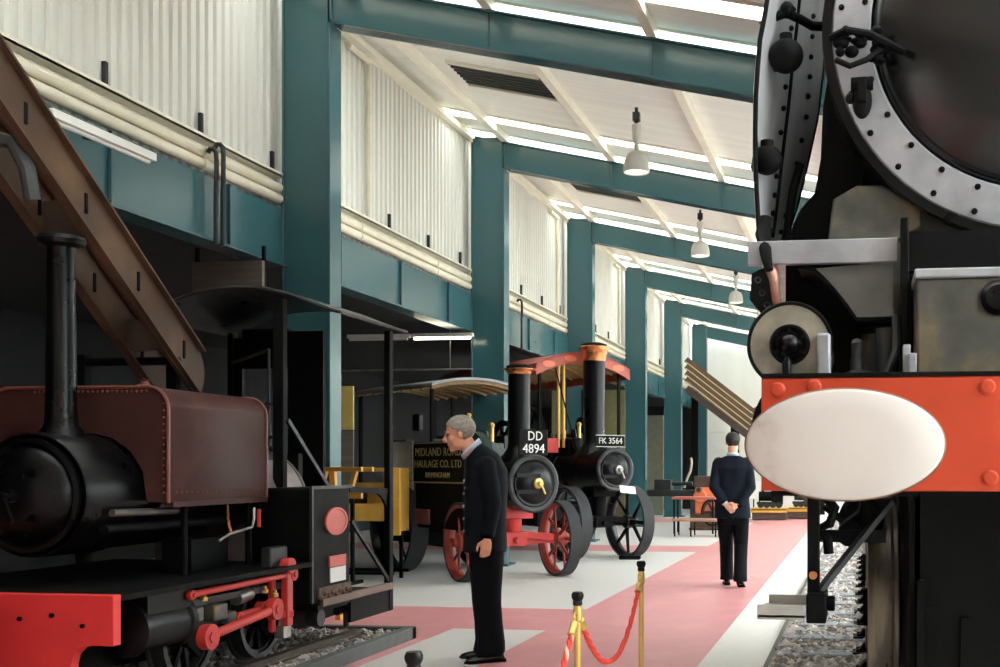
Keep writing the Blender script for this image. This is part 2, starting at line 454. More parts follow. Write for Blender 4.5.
ORD = ['nearest', 'second', 'third', 'fourth', 'fifth', 'farthest']
def bay(k): return (YF[k-1] if k else 4.95), YF[k]-.23
for k in range(6):
    y0, y1 = bay(k)
    # cable tray strip above the pipes, two pipes, wall brackets, conduits
    t = thing('cable_tray', 'cream cable tray strip along foot of cladding, %s bay from camera' % ORD[k], 'cable tray', (-5.5, y0, 4.17), group='cable trays on the left wall')
    m = MB(); m.box(-5.59, -5.475, y0, y1, 4.165, 4.18); m.box(-5.485, -5.475, y0, y1, 4.165, 4.205); make('tray', m, CREAMT, t)
    m = MB(); m.box(-5.6, -5.59, y0, y1, 4.12, 4.21); make('back_plate', m, CREAMT, t)
    for q, (z, w) in enumerate(((4.07, 'upper'), (3.965, 'lower'))):
        p = thing('wall_pipe', '%s of two cream pipes along the left wall, %s bay from camera' % (w, ORD[k]), 'pipe', (-5.52, y0, z), group='cream pipes along the left wall')
        m = MB(); m.cyl((-5.52, y0, z), (-5.52, y1, z), .046, n=20); make('pipe', m, PIPEM, p)
        m = MB()
        for f in (.3, .75): m.lathe([(.046,-.02),(.056,-.02),(.056,.02),(.046,.02)], (-5.52, y0+(y1-y0)*f, z), (0,1,0), 20)
        make('coupling', m, PIPEM, p)
    for q, dy in enumerate((-2.65, -1.45, -.30)):
        if k > 3 and q < 2: continue
        yy = YF[k] + dy + (.06 if k == 0 else -.1)
        m = MB(); m.box(-5.598, -5.565, yy-.018, yy+.018, 4.22, 4.42); m.box(-5.565, -5.555, yy-.03, yy+.03, 4.22, 4.25)
        make('pipe_bracket', m, DKGREY, bevel=.003, label='dark upright bracket on cream cladding, %s along in %s bay' % (('first','second','last')[q], ORD[k]), cat='bracket', group='pipe brackets on the left wall')
    for q, dy in enumerate((-1.38, -1.48) if k == 0 else ((-5.05,) if k == 1 else (-4.6, -3.35))):
        if k > 2: continue
        yy = YF[k] + dy; top = 4.15 - .07*q
        m = MB(); pts = [(-5.46, yy, top-.03), (-5.44, yy, top), (-5.41, yy, top), (-5.385, yy, top-.03), (-5.38, yy, top-.1), (-5.38, yy, 3.82), (-5.385, yy, 3.75), (-5.385, yy, 3.28)]
        m.tube(pts, .02, 8)
        make('conduit', m, DKGREY, label='dark hooked conduit down the teal girder, %s of %s bay' % (('first', 'second')[q], ORD[k]), cat='conduit', group='hooked conduits on the girders')
# white fluorescent batten hung before the first girder
t = thing('batten_light', 'long white batten light under the cream pipes at far left', 'light', (-5.1, 6.5, 3.6))
m = MB(); m.box(-5.13, -5.05, 6.32, 7.35, 3.61, 3.67); make('body', m, WHITEP, t, bevel=.006)
m = MB(); m.cyl((-5.09, 6.36, 3.60), (-5.09, 7.31, 3.60), .016); make('tube', m, WHITEP, t)
m = MB()
for yy in (6.5, 7.15): m.bar((-5.09, yy, 3.66), (-5.48, yy, 3.74), .02, .02)
make('bracket', m, DKGREY, t)
# rainwater pipes on the cladding in the second bay and the fourth bay
for k, dy, w in ((1, -3.35, 'second'), (2, -.62, 'third'), (3, -.5, 'fourth')):
    yy = YF[k]+dy; m = MB()
    m.tube([(-5.56, yy-.5, 6.02), (-5.56, yy-.06, 6.02), (-5.56, yy, 5.99), (-5.56, yy, 5.9), (-5.56, yy, 4.22)], .034, 10)
    make('downpipe', m, PIPEM, label='cream downpipe on the corrugated wall of the %s bay' % w, cat='pipe', group='downpipes')
# roof vents
for k in range(1, 5):
    y0 = YF[k]-3.15; x0, x1 = -4.72, -3.62
    t = thing('roof_vent', 'dark louvred opening in the cream roof, %s bay from camera' % ORD[k], 'vent', (-4.2, y0, zd(-4.2)), group='roof vents')
    m = MB(); xslab(m, y0, y0+.72, x0, x1, lambda x: zd(x)-.012, .01); make('louvre_panel', m, DKGREY, t)
    m = MB()
    for q in range(7): xslab(m, y0+.04+q*.1, y0+.07+q*.1, x0, x1, lambda x: zd(x)-.03, .02)
    make('slats', m, GLASSB, t)
    m = MB()
    for a, b in ((-.03, 0), (.72, .75)): xslab(m, y0+a, y0+b, x0, x1, lambda x: zd(x)-.04, .04)
    make('frame', m, CREAMT, t)
# pendant lamps
LSH = mat('lamp_shade', (206,204,194), .35, var=.06); LDIF = emis('lamp_glow', (255,248,230), .5)
lamp0 = None
for k in range(0, 5):
    loc = (-2.60, 12.62+5.15*k, .04)
    lab = ('largest bell pendant lamp, under the second roof bay', 'bell pendant lamp over the third roof bay, second in the line', 'third bell pendant lamp in the receding line', 'fourth bell pendant lamp in the receding line', 'farthest bell pendant lamp near the end wall')[k]
    if lamp0 is None:
        t = thing('pendant_lamp', lab, 'lamp', loc, group='bell pendant lamps', local=True)
        zt = zd(-2.57)
        m = MB(); m.lathe([(.15,4.80),(.155,4.83),(.15,4.9),(.135,4.96),(.11,5.01),(.07,5.04),(.04,5.05),(0,5.05)], n=28)
        m.lathe([(.146,4.80),(.13,4.95),(.10,5.0),(.04,5.03)], n=28); make('lamp_shade', m, LSH, t)
        m = MB(); m.lathe([(0,4.81),(.135,4.81),(.135,4.82),(0,4.82)], n=24); make('diffuser', m, LDIF, t)
        m = MB(); m.cyl((0,0,5.05),(0,0,5.13),.03); m.lathe([(.02,5.13),(.045,5.18),(.055,5.3),(.055,5.36),(0,5.36)], n=20); make('lamp_holder', m, LSH, t)
        m = MB(); m.cyl((0,0,5.36),(0,0,zt-.04),.02); m.box(-.04,.04,-.04,.04,5.4,5.5); make('stem', m, DKGREY, t)
        lamp0 = t
    else:
        t = copy_tree(lamp0); t.location = loc; t['label'] = lab
# aisle: strip lights, hanging boards, dark stores
LIT = emis('lit_tube', (255,248,220), 4.5)
for q, (x0, x1, y, z, lab) in enumerate(((-6.24, -5.36, 14.75, 3.22, 'lit strip light above the grey canopy, right of the pair'), (-7.2, -6.28, 14.75, 3.22, 'dim strip light above the grey canopy, left of the pair'))):
    t = thing('strip_light', lab, 'light', (x0, y, z), group='strip lights in the side aisle')
    m = MB(); m.box(x0, x1, y-.04, y+.04, z, z+.05); make('body', m, WHITEP, t)
    m = MB(); m.cyl((x0+.03, y-.02, z-.02), (x1-.03, y-.02, z-.02), .018); make('tube', m, LIT if q == 0 else WHITEP, t)
    m = MB()
    for xx in (x0+.2, x1-.2): m.cyl((xx, y, z+.05), (xx, y, 3.42), .008, n=6)
    make('hanger', m, DKGREY, t)
m = MB(); m.cyl((-7.6, 14.9, 2.78), (-5.42, 14.9, 2.78), .012); m.cyl((-7.5,14.9,2.78),(-7.5,14.9,3.42),.006,n=6); m.cyl((-5.75,14.9,2.78),(-5.75,14.9,3.42),.006,n=6)
make('hanging_rail', m, STEEL, label='thin bright rail hung in the dark aisle above the grey canopy', cat='rail')
# ------------------------------------------------------------------ pixel helpers (photo point + real distance -> place)
_th = atan(150/1100); _c, _s = cos(_th), sin(_th)
def at_d(px, py, D):
    a = (px-711)/1100; return Vector(((a*_c-_s)*D, (a*_s+_c)*D, 1.4+(467-py)/1100*D))
def at_x(px, py, X):
    a = (px-711)/1100; return at_d(px, py, X/(a*_c-_s))
def at_y(px, py, Y):
    a = (px-711)/1100; return at_d(px, py, Y/(a*_s+_c))

# ------------------------------------------------------------------ maroon saddle tank engine on its plinth
LX = -4.5
L = thing('saddle_tank_locomotive', 'small maroon and black saddle tank steam engine with red buffer beam, at left', 'locomotive', (LX, 6.8, .0))
# tank: rounded cross-section, saddle over the boiler
def tank_ring(y, inset=0.0):
    r = .13; hw = .5-inset; hl = .66-inset; zb = 1.19+inset*.5; zt = 1.87-inset; pts = []
    pts.append((LX+hw, y, zb))
    for i in range(9):
        a = pi/2*i/8; pts.append((LX+hw-r+r*cos(a), y, zt-r+r*sin(a)))
    for i in range(9):
        a = pi/2+pi/2*i/8; pts.append((LX-hl+r+r*cos(a), y, zt-r+r*sin(a)))
    pts.append((LX-hl, y, zb)); 
    for i in range(9):
        a = pi - pi*i/8; pts.append((LX+.36*cos(a), y, 1.24+.36*sin(a) if 0 < i < 8 else zb))
    return pts
m = MB(); m.loft([tank_ring(5.93, .012), tank_ring(5.945), tank_ring(6.98), tank_ring(7.0, .015)])
tank = make('saddle_tank', m, MAROON, L, smooth=40)
m = MB(); rg = tank_ring(5.925)[:20]; m.tube(rg, .011, 6); rg = tank_ring(6.995)[:20]; m.tube(rg, .009, 6)
make('edge_beading', m, MARED, tank)
m = MB()
for i in range(24): m.ball((LX-.36+.72*i/23, 5.928, 1.845), .009, 8, 6)
for i in range(20): m.ball((LX+.5, 6.0+i*.05, 1.25), .007, 8, 6)
for i in range(14): m.ball((LX+.47, 5.926, 1.25+i*.04), .007, 8, 6)
make('rivets', m, MARED, tank)
m = MB(); m.box(LX+.46, LX+.515, 5.95, 6.98, 1.165, 1.195); make('bottom_flange', m, MAROON, tank)
m = MB(); m.lathe([(0,0),(.075,0),(.08,.015),(.03,.03),(.02,.05),(.035,.06),(0,.065)], (LX+.24, 6.08, 1.865), n=20); make('filler_cap', m, MARED, tank)
# smokebox, door, chimney
ZB = 1.245
m = MB(); m.lathe([(0,0),(.34,0),(.345,.02),(.345,.44),(.33,.46),(.33,.5)], (LX, 5.45, ZB), (0,1,0), 40); make('smokebox', m, BLACK, L)
m = MB(); m.lathe([(.315,-.0),(.315,-.03),(.29,-.035),(.27,-.02),(.255,-.045),(.2,-.085),(.12,-.11),(.05,-.12),(0,-.122)], (LX, 5.455, ZB), (0,1,0), 40)
door = make('smokebox_door', m, BLACK, L)
m = MB(); m.lathe([(0,-.122),(.035,-.122),(.035,-.16),(.015,-.165),(.015,-.2),(0,-.2)], (LX,5.455,ZB), (0,1,0), 16)
m.bar((LX-.01,5.27,ZB), (LX+.05,5.265,ZB-.14), .018, .018); m.bar((LX+.01,5.285,ZB), (LX-.14,5.285,ZB+.03), .018, .018); make('dart_handle', m, BLACK, door)
m = MB(); m.bar((LX-.3,5.40,ZB+.12), (LX+.12,5.35,ZB+.12), .012, .04); m.bar((LX-.3,5.40,ZB-.12), (LX+.12,5.35,ZB-.12), .012, .04); make('hinge_strap', m, BLACK, door)
m = MB(); m.lathe([(.13,-.03),(.11,.02),(.088,.05),(.082,.12),(.076,.6),(.073,1.05),(.078,1.06),(.118,1.075),(.128,1.10),(.12,1.12),(.075,1.135),(.06,1.13),(.058,.95),(0,.95)], (LX, 5.69, 1.585), n=32)
ch = make('chimney', m, BLACK, L)
m = MB(); m.cyl((LX,5.45,ZB),(LX,7.75,ZB),.33,n=36); make('boiler', m, BLACK, L)
m = MB(); m.lathe([(.33,0),(.425,.03),(.43,.5),(.41,.56),(.33,.6),(0,.6)], (LX,7.15,1.11), (0,1,0), 36)
m.box(LX-.43,LX+.43,7.15,7.7,.7,1.11); fb = make('firebox', m, mat('grey_cladding', (140,126,124), .4, var=.15, metal=.2), L)
m = MB(); m.torus((LX,7.69,1.11),(0,1,0),.425,.012,32,6); make('cladding_band', m, STEEL, fb)
# frames, running plate, buffer beam
m = MB(); m.box(LX-.76,LX+.76,5.12,7.2,.715,.745); m.box(LX-.76,LX+.76,7.2,8.44,.40,.43)
make('running_plate', m, BLACKM, L)
for sx in (-1,1):
    m = MB(); m.prism([(5.12,.3),(5.3,.72),(7.3,.72),(8.42,.42),(8.42,.25),(7.6,.22),(7.2,.3),(6.4,.26),(5.5,.3)], 'x', LX+sx*.4-.015, LX+sx*.4+.015); make('frame_plate', m, BLACKM, L)
bb = [(-.80,.755),(.785,.755),(.785,.50),(.655,.50),(.60,.485),(.565,.45),(.55,.40),(.55,.2),(-.55,.2),(-.55,.40),(-.565,.45),(-.60,.485),(-.655,.50),(-.80,.50)]
m = MB(); m.prism([(LX+x, z) for x, z in bb], 'y', 5.06, 5.12); bbm = make('buffer_beam', m, RED, L, bevel=.004)
m = MB()
for x, z in ((.27,.63),(.45,.65),(.62,.60),(.36,.36),(-.3,.63),(-.5,.65),(.2,.27)): m.cyl((LX+x,5.062,z),(LX+x,5.048,z),.012,n=6)
make('bolt', m, BLACKM, bbm)
m = MB(); m.cyl((LX,5.06,.53),(LX,4.86,.53),.08); m.lathe([(0,0),(.2,.0),(.225,.02),(.225,.05),(.08,.07)], (LX,4.84,.53),(0,1,0),32); make('centre_buffer', m, BLACKM, L)
# cylinders, wheels, motion (both sides)
for sx in (1,-1):
    cx = LX+sx*.58
    m = MB(); m.lathe([(0,0),(.11,.0),(.15,.02),(.15,.05),(.135,.06),(.135,.42),(.15,.43),(.15,.47),(0,.47)], (cx,5.4,.52),(0,1,0),28); m.box(cx-.12,cx+.12,5.45,5.84,.6,.72)
    make('cylinder', m, BLACK, L)
    for wy in (5.98, 6.76):
        m = MB(); wx = LX+sx*.55
        m.lathe([(.215,-.05),(.25,-.05),(.25,.03),(.27,.03),(.27,.05),(.2,.05),(.2,-.03),(.215,-.03)], (wx,wy,.4),(-sx,0,0),36)
        wheel = make('wheel', m, DKGREY, L)
        m = MB(); m.lathe([(0,-.07),(.06,-.07),(.06,.05),(0,.05)], (wx,wy,.4),(-sx,0,0),20)
        for q in range(9):
            a = 2*pi*q/9; m.bar((wx,wy+.05*cos(a),.4+.05*sin(a)),(wx,wy+.205*cos(a),.4+.205*sin(a)),.03,.035,(1,0,0))
        make('spokes', m, BLACKM, wheel)
m = MB(); m.cyl((LX-.5,5.98,.4),(LX+.5,5.98,.4),.05); m.cyl((LX-.5,6.76,.4),(LX+.5,6.76,.4),.05); make('axle', m, BLACKM, L)
X0 = -3.80
def rod(p, q, r, e0, e1, nm):
    m = MB(); d = (q-p).normalized(); m.cyl(p, q, r, n=12)
    for c_, e in ((p,e0),(q,e1)): m.cyl(c_+Vector((-.03,0,0)), c_+Vector((.03,0,0)), e, n=20); m.cyl(c_+Vector((.03,0,0)), c_+Vector((.04,0,0)), e*.5, n=6)
    return make(nm, m, RODRED, L, bevel=.003)
rod(at_x(189,595,X0), at_x(291,574,X0), .021, .03, .045, 'radius_rod')
rod(at_x(208,637,X0+.03), at_x(274,609,X0+.03), .028, .075, .07, 'connecting_rod')
rod(at_x(236,617,X0-.05), at_x(262,609,X0-.05), .026, .03, .05, 'valve_rod')
t_ = at_x(287,566,X0); b_ = at_x(287,634,X0)
m = MB(); m.bar(t_,(t_.x,t_.y,.34),.05,.075,(0,1,0)); m.cyl(t_+Vector((-.03,0,0)),t_+Vector((.04,0,0)),.055,n=20); m.bar((X0-.05,t_.y-.10,.72),(X0-.05,t_.y-.10,.31),.035,.05,(0,1,0)); m.bar((X0-.06,t_.y-.12,.42),(X0+.02,t_.y+.03,.42),.05,.05)
make('rocking_lever', m, RODRED, L, bevel=.008)
m = MB(); m.bar((X0-.03,t_.y+.0,.34),(X0-.03,t_.y,.26),.07,.1,(0,1,0)); make('lever_foot', m, STEEL, L, bevel=.005)
m = MB()
for px, py, s_ in ((214,612,.05),(225,617,.035),(190,615,.045)):
    p = at_x(px,py,X0-.08); m.box(p.x-.05,p.x+.05,p.y-s_*1.4,p.y+s_*1.4,p.z-s_,p.z+s_)
make('crosshead', m, GREYSHEEN, L, bevel=.01)
for px, py in ((204,601),(275,597),(265,593)):
    p = at_x(px,py,X0-.02); m = MB(); m.lathe([(0,0),(.02,0),(.022,.02),(.012,.03),(.012,.045),(0,.05)], p, n=14); make('oil_cup', m, BRASS, L)
m = MB(); m.bar((X0-.1,5.86,.60),(X0-.1,7.0,.60),.05,.04); m.bar((X0-.1,5.86,.46),(X0-.1,7.0,.46),.05,.03); make('slide_bar', m, DKGREY, L)
p = at_x(240,598,X0-.1); m = MB(); m.cyl(p+Vector((0,-.05,0)),p+Vector((0,.1,.02)),.045,n=16); make('guide_sleeve', m, STEEL, L)
p = at_x(276,560,-3.86); m = MB(); m.box(p.x-.04,p.x+.03,p.y-.12,p.y+.1,p.z-.1,p.z+.09); make('lubricator', m, DKGREY, L, bevel=.012)
# pipework below the tank
m = MB(); m.tube([at_x(227,505,-4.0),at_x(228,520,-3.97),at_x(231,532,-3.95),at_x(237,531,-3.95)], .009, 8); make('copper_pipe', m, COPPER, L)
m = MB(); m.tube([at_x(219,541,-3.93),at_x(230,534,-3.93),at_x(243,530,-3.94),at_x(252,527,-3.95),at_x(254,518,-3.97),at_x(254,508,-3.99)], .009, 8); make('bright_pipe', m, STEEL, L)
m = MB(); m.bar(at_x(259,509,-3.96), at_x(259,527,-3.96), .02, .02,(0,1,0)); make('injector_lever', m, RODRED, L, bevel=.004)
m = MB(); m.cyl(at_x(112,513,-4.14), at_x(176,511,-4.12), .022, n=12); make('handrail', m, GREYSHEEN, L)
m = MB(); m.cyl((LX+.33,5.6,1.05),(LX+.33,7.1,1.05),.03); m.box(LX+.2,LX+.4,6.3,6.7,.75,.95); m.cyl((LX+.42,6.2,.745),(LX+.42,6.2,1.2),.018); m.cyl((LX+.42,6.9,.745),(LX+.42,6.9,1.2),.018); make('steam_pipe', m, BLACKM, L)
# cab
def roofz(u):
    a = abs(u); P_ = [(0,2.69),(.2,2.68),(.4,2.635),(.55,2.575),(.66,2.535),(.76,2.50),(.87,2.49)]
    for (a0,z0),(a1,z1) in zip(P_,P_[1:]):
        if a <= a1: return z0+(z1-z0)*(a-a0)/(a1-a0)
    return P_[-1][1]
us = [-.77+1.54*i/28 for i in range(29)]
m = MB(); rings = []
for y in (7.3, 8.46):
    rings.append([(LX+.1+u,y,roofz(u)) for u in us] + [(LX+.1+u,y,roofz(u)-.022) for u in reversed(us)])
m.loft(rings); rf = make('cab_roof', m, BLACK, L, smooth=40)
m = MB(); m.tube([(LX+.1+u,7.3,roofz(u)-.01) for u in us], .014, 6); m.tube([(LX+.87,7.3,roofz(.77)-.01),(LX+.87,8.46,roofz(.77)-.01)], .012, 6); make('roof_beading', m, DKGREY, rf)
for sx in (1,-1):
    m = MB(); m.box(LX+sx*.41-.04,LX+sx*.41+.04,7.3,7.36,.43,roofz(.42)-.03); make('cab_pillar', m, BLACKM, L, bevel=.006)
    m = MB(); m.box(LX+sx*(.745 if sx>0 else .6)-.025,LX+sx*(.745 if sx>0 else .6)+.025,8.36,8.43,.25,roofz(.7)-.03); make('cab_pillar', m, BLACKM, L, bevel=.006)
    # side box with plates
    if sx < 0: continue
    xa, xb = sorted((LX+sx*.30, LX+sx*.75))
    m = MB(); m.box(xa,xb,7.14,7.71,.44,1.255); box = make('side_tank', m, BLACKM, L, bevel=.015)
    m = MB(); m.box(LX+sx*.75-.01,LX+sx*.75+.012,7.12,7.73,1.245,1.268); m.bar((LX+sx*.752,7.13,.46),(LX+sx*.752,7.13,1.25),.022,.022,(0,1,0)); make('edge_angle', m, DKGREY, box)
    m = MB(); m.box(LX+sx*.75-.012,LX+sx*.75+.012,7.7,8.42,.25,.44); make('valance_plate', m, BLACKM, L)
    m = MB(); m.box(LX+sx*.75-.015,LX+sx*.75+.022,7.26,8.42,.42,.475); make('step_rail', m, BROWND if sx < 0 else mat('brown_rail',(112,84,70),.5,var=.15), L, bevel=.004)
    m = MB(); m.bar((LX+sx*.755,7.72,1.0),(LX+sx*.755,8.40,.47),.02,.03); m.bar((LX+sx*.62,7.05,1.72),(LX+sx*.62,7.62,1.26),.022,.03); make('diagonal_brace', m, BLACK, L)
    m = MB(); m.bar((LX+sx*.74,7.7,1.235),(LX+sx*.74,8.40,1.205),.03,.045); m.prism([(8.2,1.19),(8.37,1.19),(8.37,.98),(8.34,1.09),(8.28,1.15)],'x',LX+sx*.74-.01,LX+sx*.74+.01); make('cab_rail', m, BLACKM, L)
def oval(c, ry, rz, t, n=32, nx=1):
    m = MB(); r0 = [(c.x, c.y+ry*cos(2*pi*i/n), c.z+rz*sin(2*pi*i/n)) for i in range(n)]
    r1 = [(c.x+t, c.y+ry*cos(2*pi*i/n), c.z+rz*sin(2*pi*i/n)) for i in range(n)]
    r2 = [(c.x+t, c.y+.86*ry*cos(2*pi*i/n), c.z+.86*rz*sin(2*pi*i/n)) for i in range(n)]
    r3 = [(c.x+t*.6, c.y+.83*ry*cos(2*pi*i/n), c.z+.83*rz*sin(2*pi*i/n)) for i in range(n)]
    m.loft([r0,r1,r2,r3]); return m
PLR = mat('plate_red', (206,84,70), .4, var=.12)
pc = at_x(335.5,521,-3.749); make('builders_plate', oval(pc,.165,.1,.014), PLR, L, label='red oval plate on the side sheet')
a_ = at_x(328.5,554.5,-3.749); b_ = at_x(345,566,-3.749); m = MB(); m.box(-3.751,-3.738,a_.y,b_.y,.685,.765); make('number_plate', m, PLR, L, bevel=.004)
m = MB(); m.box(-3.751,-3.742,a_.y+.02,b_.y,.575,.68); make('notice_card', m, CARD, L, label='white notice card')
m = MB(); m.box(-3.75,-3.735,7.22,7.7,.48,.555)
for q in range(9): m.ball((-3.74,7.24+q*.055,.49+.02*(q%2)),.022,8,6)
make('coal_plate', m, mat('rust_brown',(96,72,56),.7,var=.35,scale=20), L)
m = MB(); m.box(LX-.74,LX+.2,8.37,8.41,.43,1.3); m.box(LX-.62,LX-.5,8.37,8.41,1.3,2.45); m.box(LX-.1,LX+.2,8.37,8.41,1.3,2.5); m.box(LX-.5,LX-.1,8.37,8.41,2.2,2.52); make('cab_back_sheet', m, BLACKM, L)
m = MB()
for a,b in (((LX+.0,7.9,1.75),(LX+.0,7.9,2.3)),((LX-.3,7.9,2.2),(LX+.0,7.9,2.3))): m.cyl(a,b,.012,n=8)
m.cyl((LX+.0,7.9,1.2),(LX+.0,7.9,1.75),.02); m.torus((LX,7.86,1.75),(0,1,0),.13,.012,24,6); make('brake_column', m, DKGREY, L)
m = MB(); m.box(LX-.35,LX+.35,7.7,7.76,.75,1.5); m.cyl((LX-.1,7.76,1.35),(LX-.1,7.85,1.35),.05); make('backhead', m, BLACKM, L)
m = MB(); p = at_x(343,612,-3.85); m.cyl((p.x,p.y-.1,.33),(p.x,p.y+.25,.33),.03); m.cyl((p.x,p.y+.05,.35),(p.x,p.y+.05,.2),.022); m.cyl((p.x-.03,7.35,.33),(p.x+.06,7.35,.33),.06); make('drain_cock', m, DKGREY, L)

# its plinth: kerb, ballast and rails
m = MB(); m.box(-3.68,-3.60,2.5,8.58,0,.10); m.box(-5.4,-3.60,8.5,8.58,0,.10); m.box(-5.42,-5.34,2.5,8.58,0,.10)
struct('trim_plinth', m, KERB, bevel=.006)
def stones(name, x0, x1, y0, y1, z, n, mats, seed, label, smin=.018, smax=.04, near=0.0):
    rnd = random.Random(seed); m = MB(); fm = []
    m.add([(x0,y0,z-.012),(x1,y0,z-.012),(x1,y1,z-.012),(x0,y1,z-.012)],[(0,1,2,3)]); fm.append(1)
    base = [(1,0,0),(-1,0,0),(0,1,0),(0,-1,0),(0,0,1),(0,0,-1)]
    F = [(0,2,4),(2,1,4),(1,3,4),(3,0,4),(2,0,5),(1,2,5),(3,1,5),(0,3,5)]
    for i in range(n):
        u = rnd.random(); y = y0+(y1-y0)*u**(1+near); x = rnd.uniform(x0+.02,x1-.02); r = rnd.uniform(smin,smax)
        R = Matrix.Rotation(rnd.uniform(0,6.28),3,'Z') @ Matrix.Rotation(rnd.uniform(-.6,.6),3,'X')
        k = (rnd.uniform(.7,1.3),rnd.uniform(.7,1.2),rnd.uniform(.5,.9))
        m.add([R @ Vector((b[0]*r*k[0],b[1]*r*k[1],b[2]*r*k[2])) + Vector((x,y,z-.008)) for b in base], F)
        fm += [rnd.randrange(len(mats))]*8
    return make(name, m, mats, smooth=0, fmat=fm, label=label, cat='ballast', kind='stuff', recalc=False)
stones('ballast', -5.34, -3.68, 4.5, 8.5, .075, 2600, [BALL,BALLD], 3, 'grey stone ballast inside the kerb under the maroon tank engine')
for sx, w in ((1,'right'),(-1,'left')):
    m = MB(); x = LX+sx*.57; m.box(x-.03,x+.03,3.0,8.2,.11,.13); m.box(x-.01,x+.01,3.0,8.2,.085,.115); m.box(x-.045,x+.045,3.0,8.2,.075,.087)
    make('rail', m, RAILM, label='%s rail under the maroon tank engine' % w, cat='rail', group='rails under the maroon tank engine')

# ------------------------------------------------------------------ brown steel jib behind it
J = thing('steel_jib', 'pair of brown steel girders sloping down from upper left behind the tank engine', 'crane jib', (-5.52, 7.2, 0))
SLJ = -.804
JXA, JXB = -4.80, -5.12
def jz(y): return 3.74 + SLJ*(y-5.60)
for x, y1, nm in ((JXA, 7.46, 'girder'), (JXB, 7.58, 'girder')):
    m = MB(); pts = [(4.3,jz(4.3)),(y1,jz(y1))]
    for i in range(1,8):
        a = i/8; pts.append((y1+.055*sin(pi*a), jz(y1)-.32*a))
    pts += [(y1-.04,jz(y1)-.335),(4.3,jz(4.3)-.35)]
    m.prism(pts,'x',x-.016,x+.016)
    g = make('girder', m, BROWNS, J)
    m = MB(); m.bar((x+.022,4.3,jz(4.3)),(x+.022,y1,jz(y1)),.08,.014); m.bar((x+.022,4.3,jz(4.3)-.34),(x+.022,y1-.04,jz(y1)-.315),.07,.014); make('flange', m, BROWNS, g)
    m = MB()
    for q in range(4):
        yy = 5.75+q*.5; m.box(x-.024,x+.024,yy,yy+.028,jz(yy)-.24,jz(yy)-.11)
    make('lug', m, BLACKM, g, bevel=.006)
m = MB()
for yy in (5.5,6.3,7.1): m.box(JXB,JXA,yy,yy+.04,jz(yy)-.32,jz(yy)-.1)
make('cross_plate', m, BROWND, J)
m = MB(); m.tube([(-5.08,5.7,jz(5.7)-.36),(-5.02,5.74,jz(5.74)-.31),(-4.88,5.78,jz(5.78)-.31),(-4.82,5.82,jz(5.82)-.42),(-4.82,5.86,jz(5.86)-.56)], .045, 10); make('cable_guard', m, mat('guard_grey',(64,68,68),.5,var=.15), J)
m = MB(); m.bar((-5.52,7.2,0),(-5.52,7.2,2.2),.07,.07,(0,1,0)); m.cyl((-5.55,7.2,2.15),(-4.78,7.2,2.15),.03); m.box(-5.62,-5.44,7.05,7.35,0,.05); make('trestle', m, BLACKM, J)
# hanging grey board and yellow display board by the first column
a_ = at_d(186,264,10.0); b_ = at_d(262,292,10.0)
t = thing('hanging_board', 'dark grey boarded panel hanging above the black cab roof, beside first teal column', 'board', (a_.x,a_.y,b_.z))
m = MB(); m.box(a_.x,b_.x,9.36,9.40,b_.z,3.28); make('panel', m, GREYWD, t)
m = MB(); m.box(a_.x,a_.x+.03,9.4,9.43,b_.z-.02,3.42); m.box(b_.x-.03,b_.x,9.4,9.43,b_.z-.02,3.42); make('hanger', m, BLACKM, t)
t = thing('display_board', 'yellow board above grey panel, standing just right of the first column', 'board', (-6.3,12.5,0))
a_ = at_d(353,386,13.0); zt = a_.z; xr = a_.x; yb = a_.y
m = MB(); m.box(xr-.75,xr,yb,yb+.03,1.84,zt); make('upper_panel', m, YELB, t)
m = MB(); m.box(xr-.75,xr,yb,yb+.03,1.1,1.83); make('lower_panel', m, GREYWD, t)
for x in (xr-.72,xr-.03):
    m = MB(); m.box(x-.02,x+.02,yb+.03,yb+.07,0,zt); m.box(x-.02,x+.02,yb-.2,yb+.3,0,.04); make('leg', m, BLACKM, t)
# ------------------------------------------------------------------ big express engine at right
R = thing('express_locomotive', 'huge black steam engine front with white oval buffer on orange red beam, at right', 'locomotive', (.81, 5.2, 0))
RX = .81
m = MB(); m.box(-.373,2.0,4.14,4.19,1.31,1.736); bbR = make('buffer_beam', m, REDB, R, bevel=.006)
m = MB()
for x, z in ((-.31,1.69),(-.175,1.70),(.46,1.695),(-.31,1.35),(.47,1.36),(.62,1.69),(.62,1.36),(1.1,1.69)): m.lathe([(.03,.0),(.03,-.008),(.022,-.016),(0,-.019)], (x,4.14,z),(0,1,0),16)
make('rivet', m, REDB, bbR)
m = MB(); m.box(-.373,2.0,4.135,4.5,1.736,1.752); m.box(-.34,2.0,4.19,4.6,1.29,1.31); m.box(-.36,-.34,4.19,4.8,1.31,1.736); make('beam_flange', m, BLACKM, R)
def ell(cx, cz, rx, rz, y, n=64, p=2.0):
    out = []
    for i in range(n):
        a = 2*pi*i/n; c_, s_ = cos(a), sin(a)
        out.append((cx+rx*(abs(c_)**(2/p))*(1 if c_ >= 0 else -1), y, cz+rz*(abs(s_)**(2/p))*(1 if s_ >= 0 else -1)))
    return out
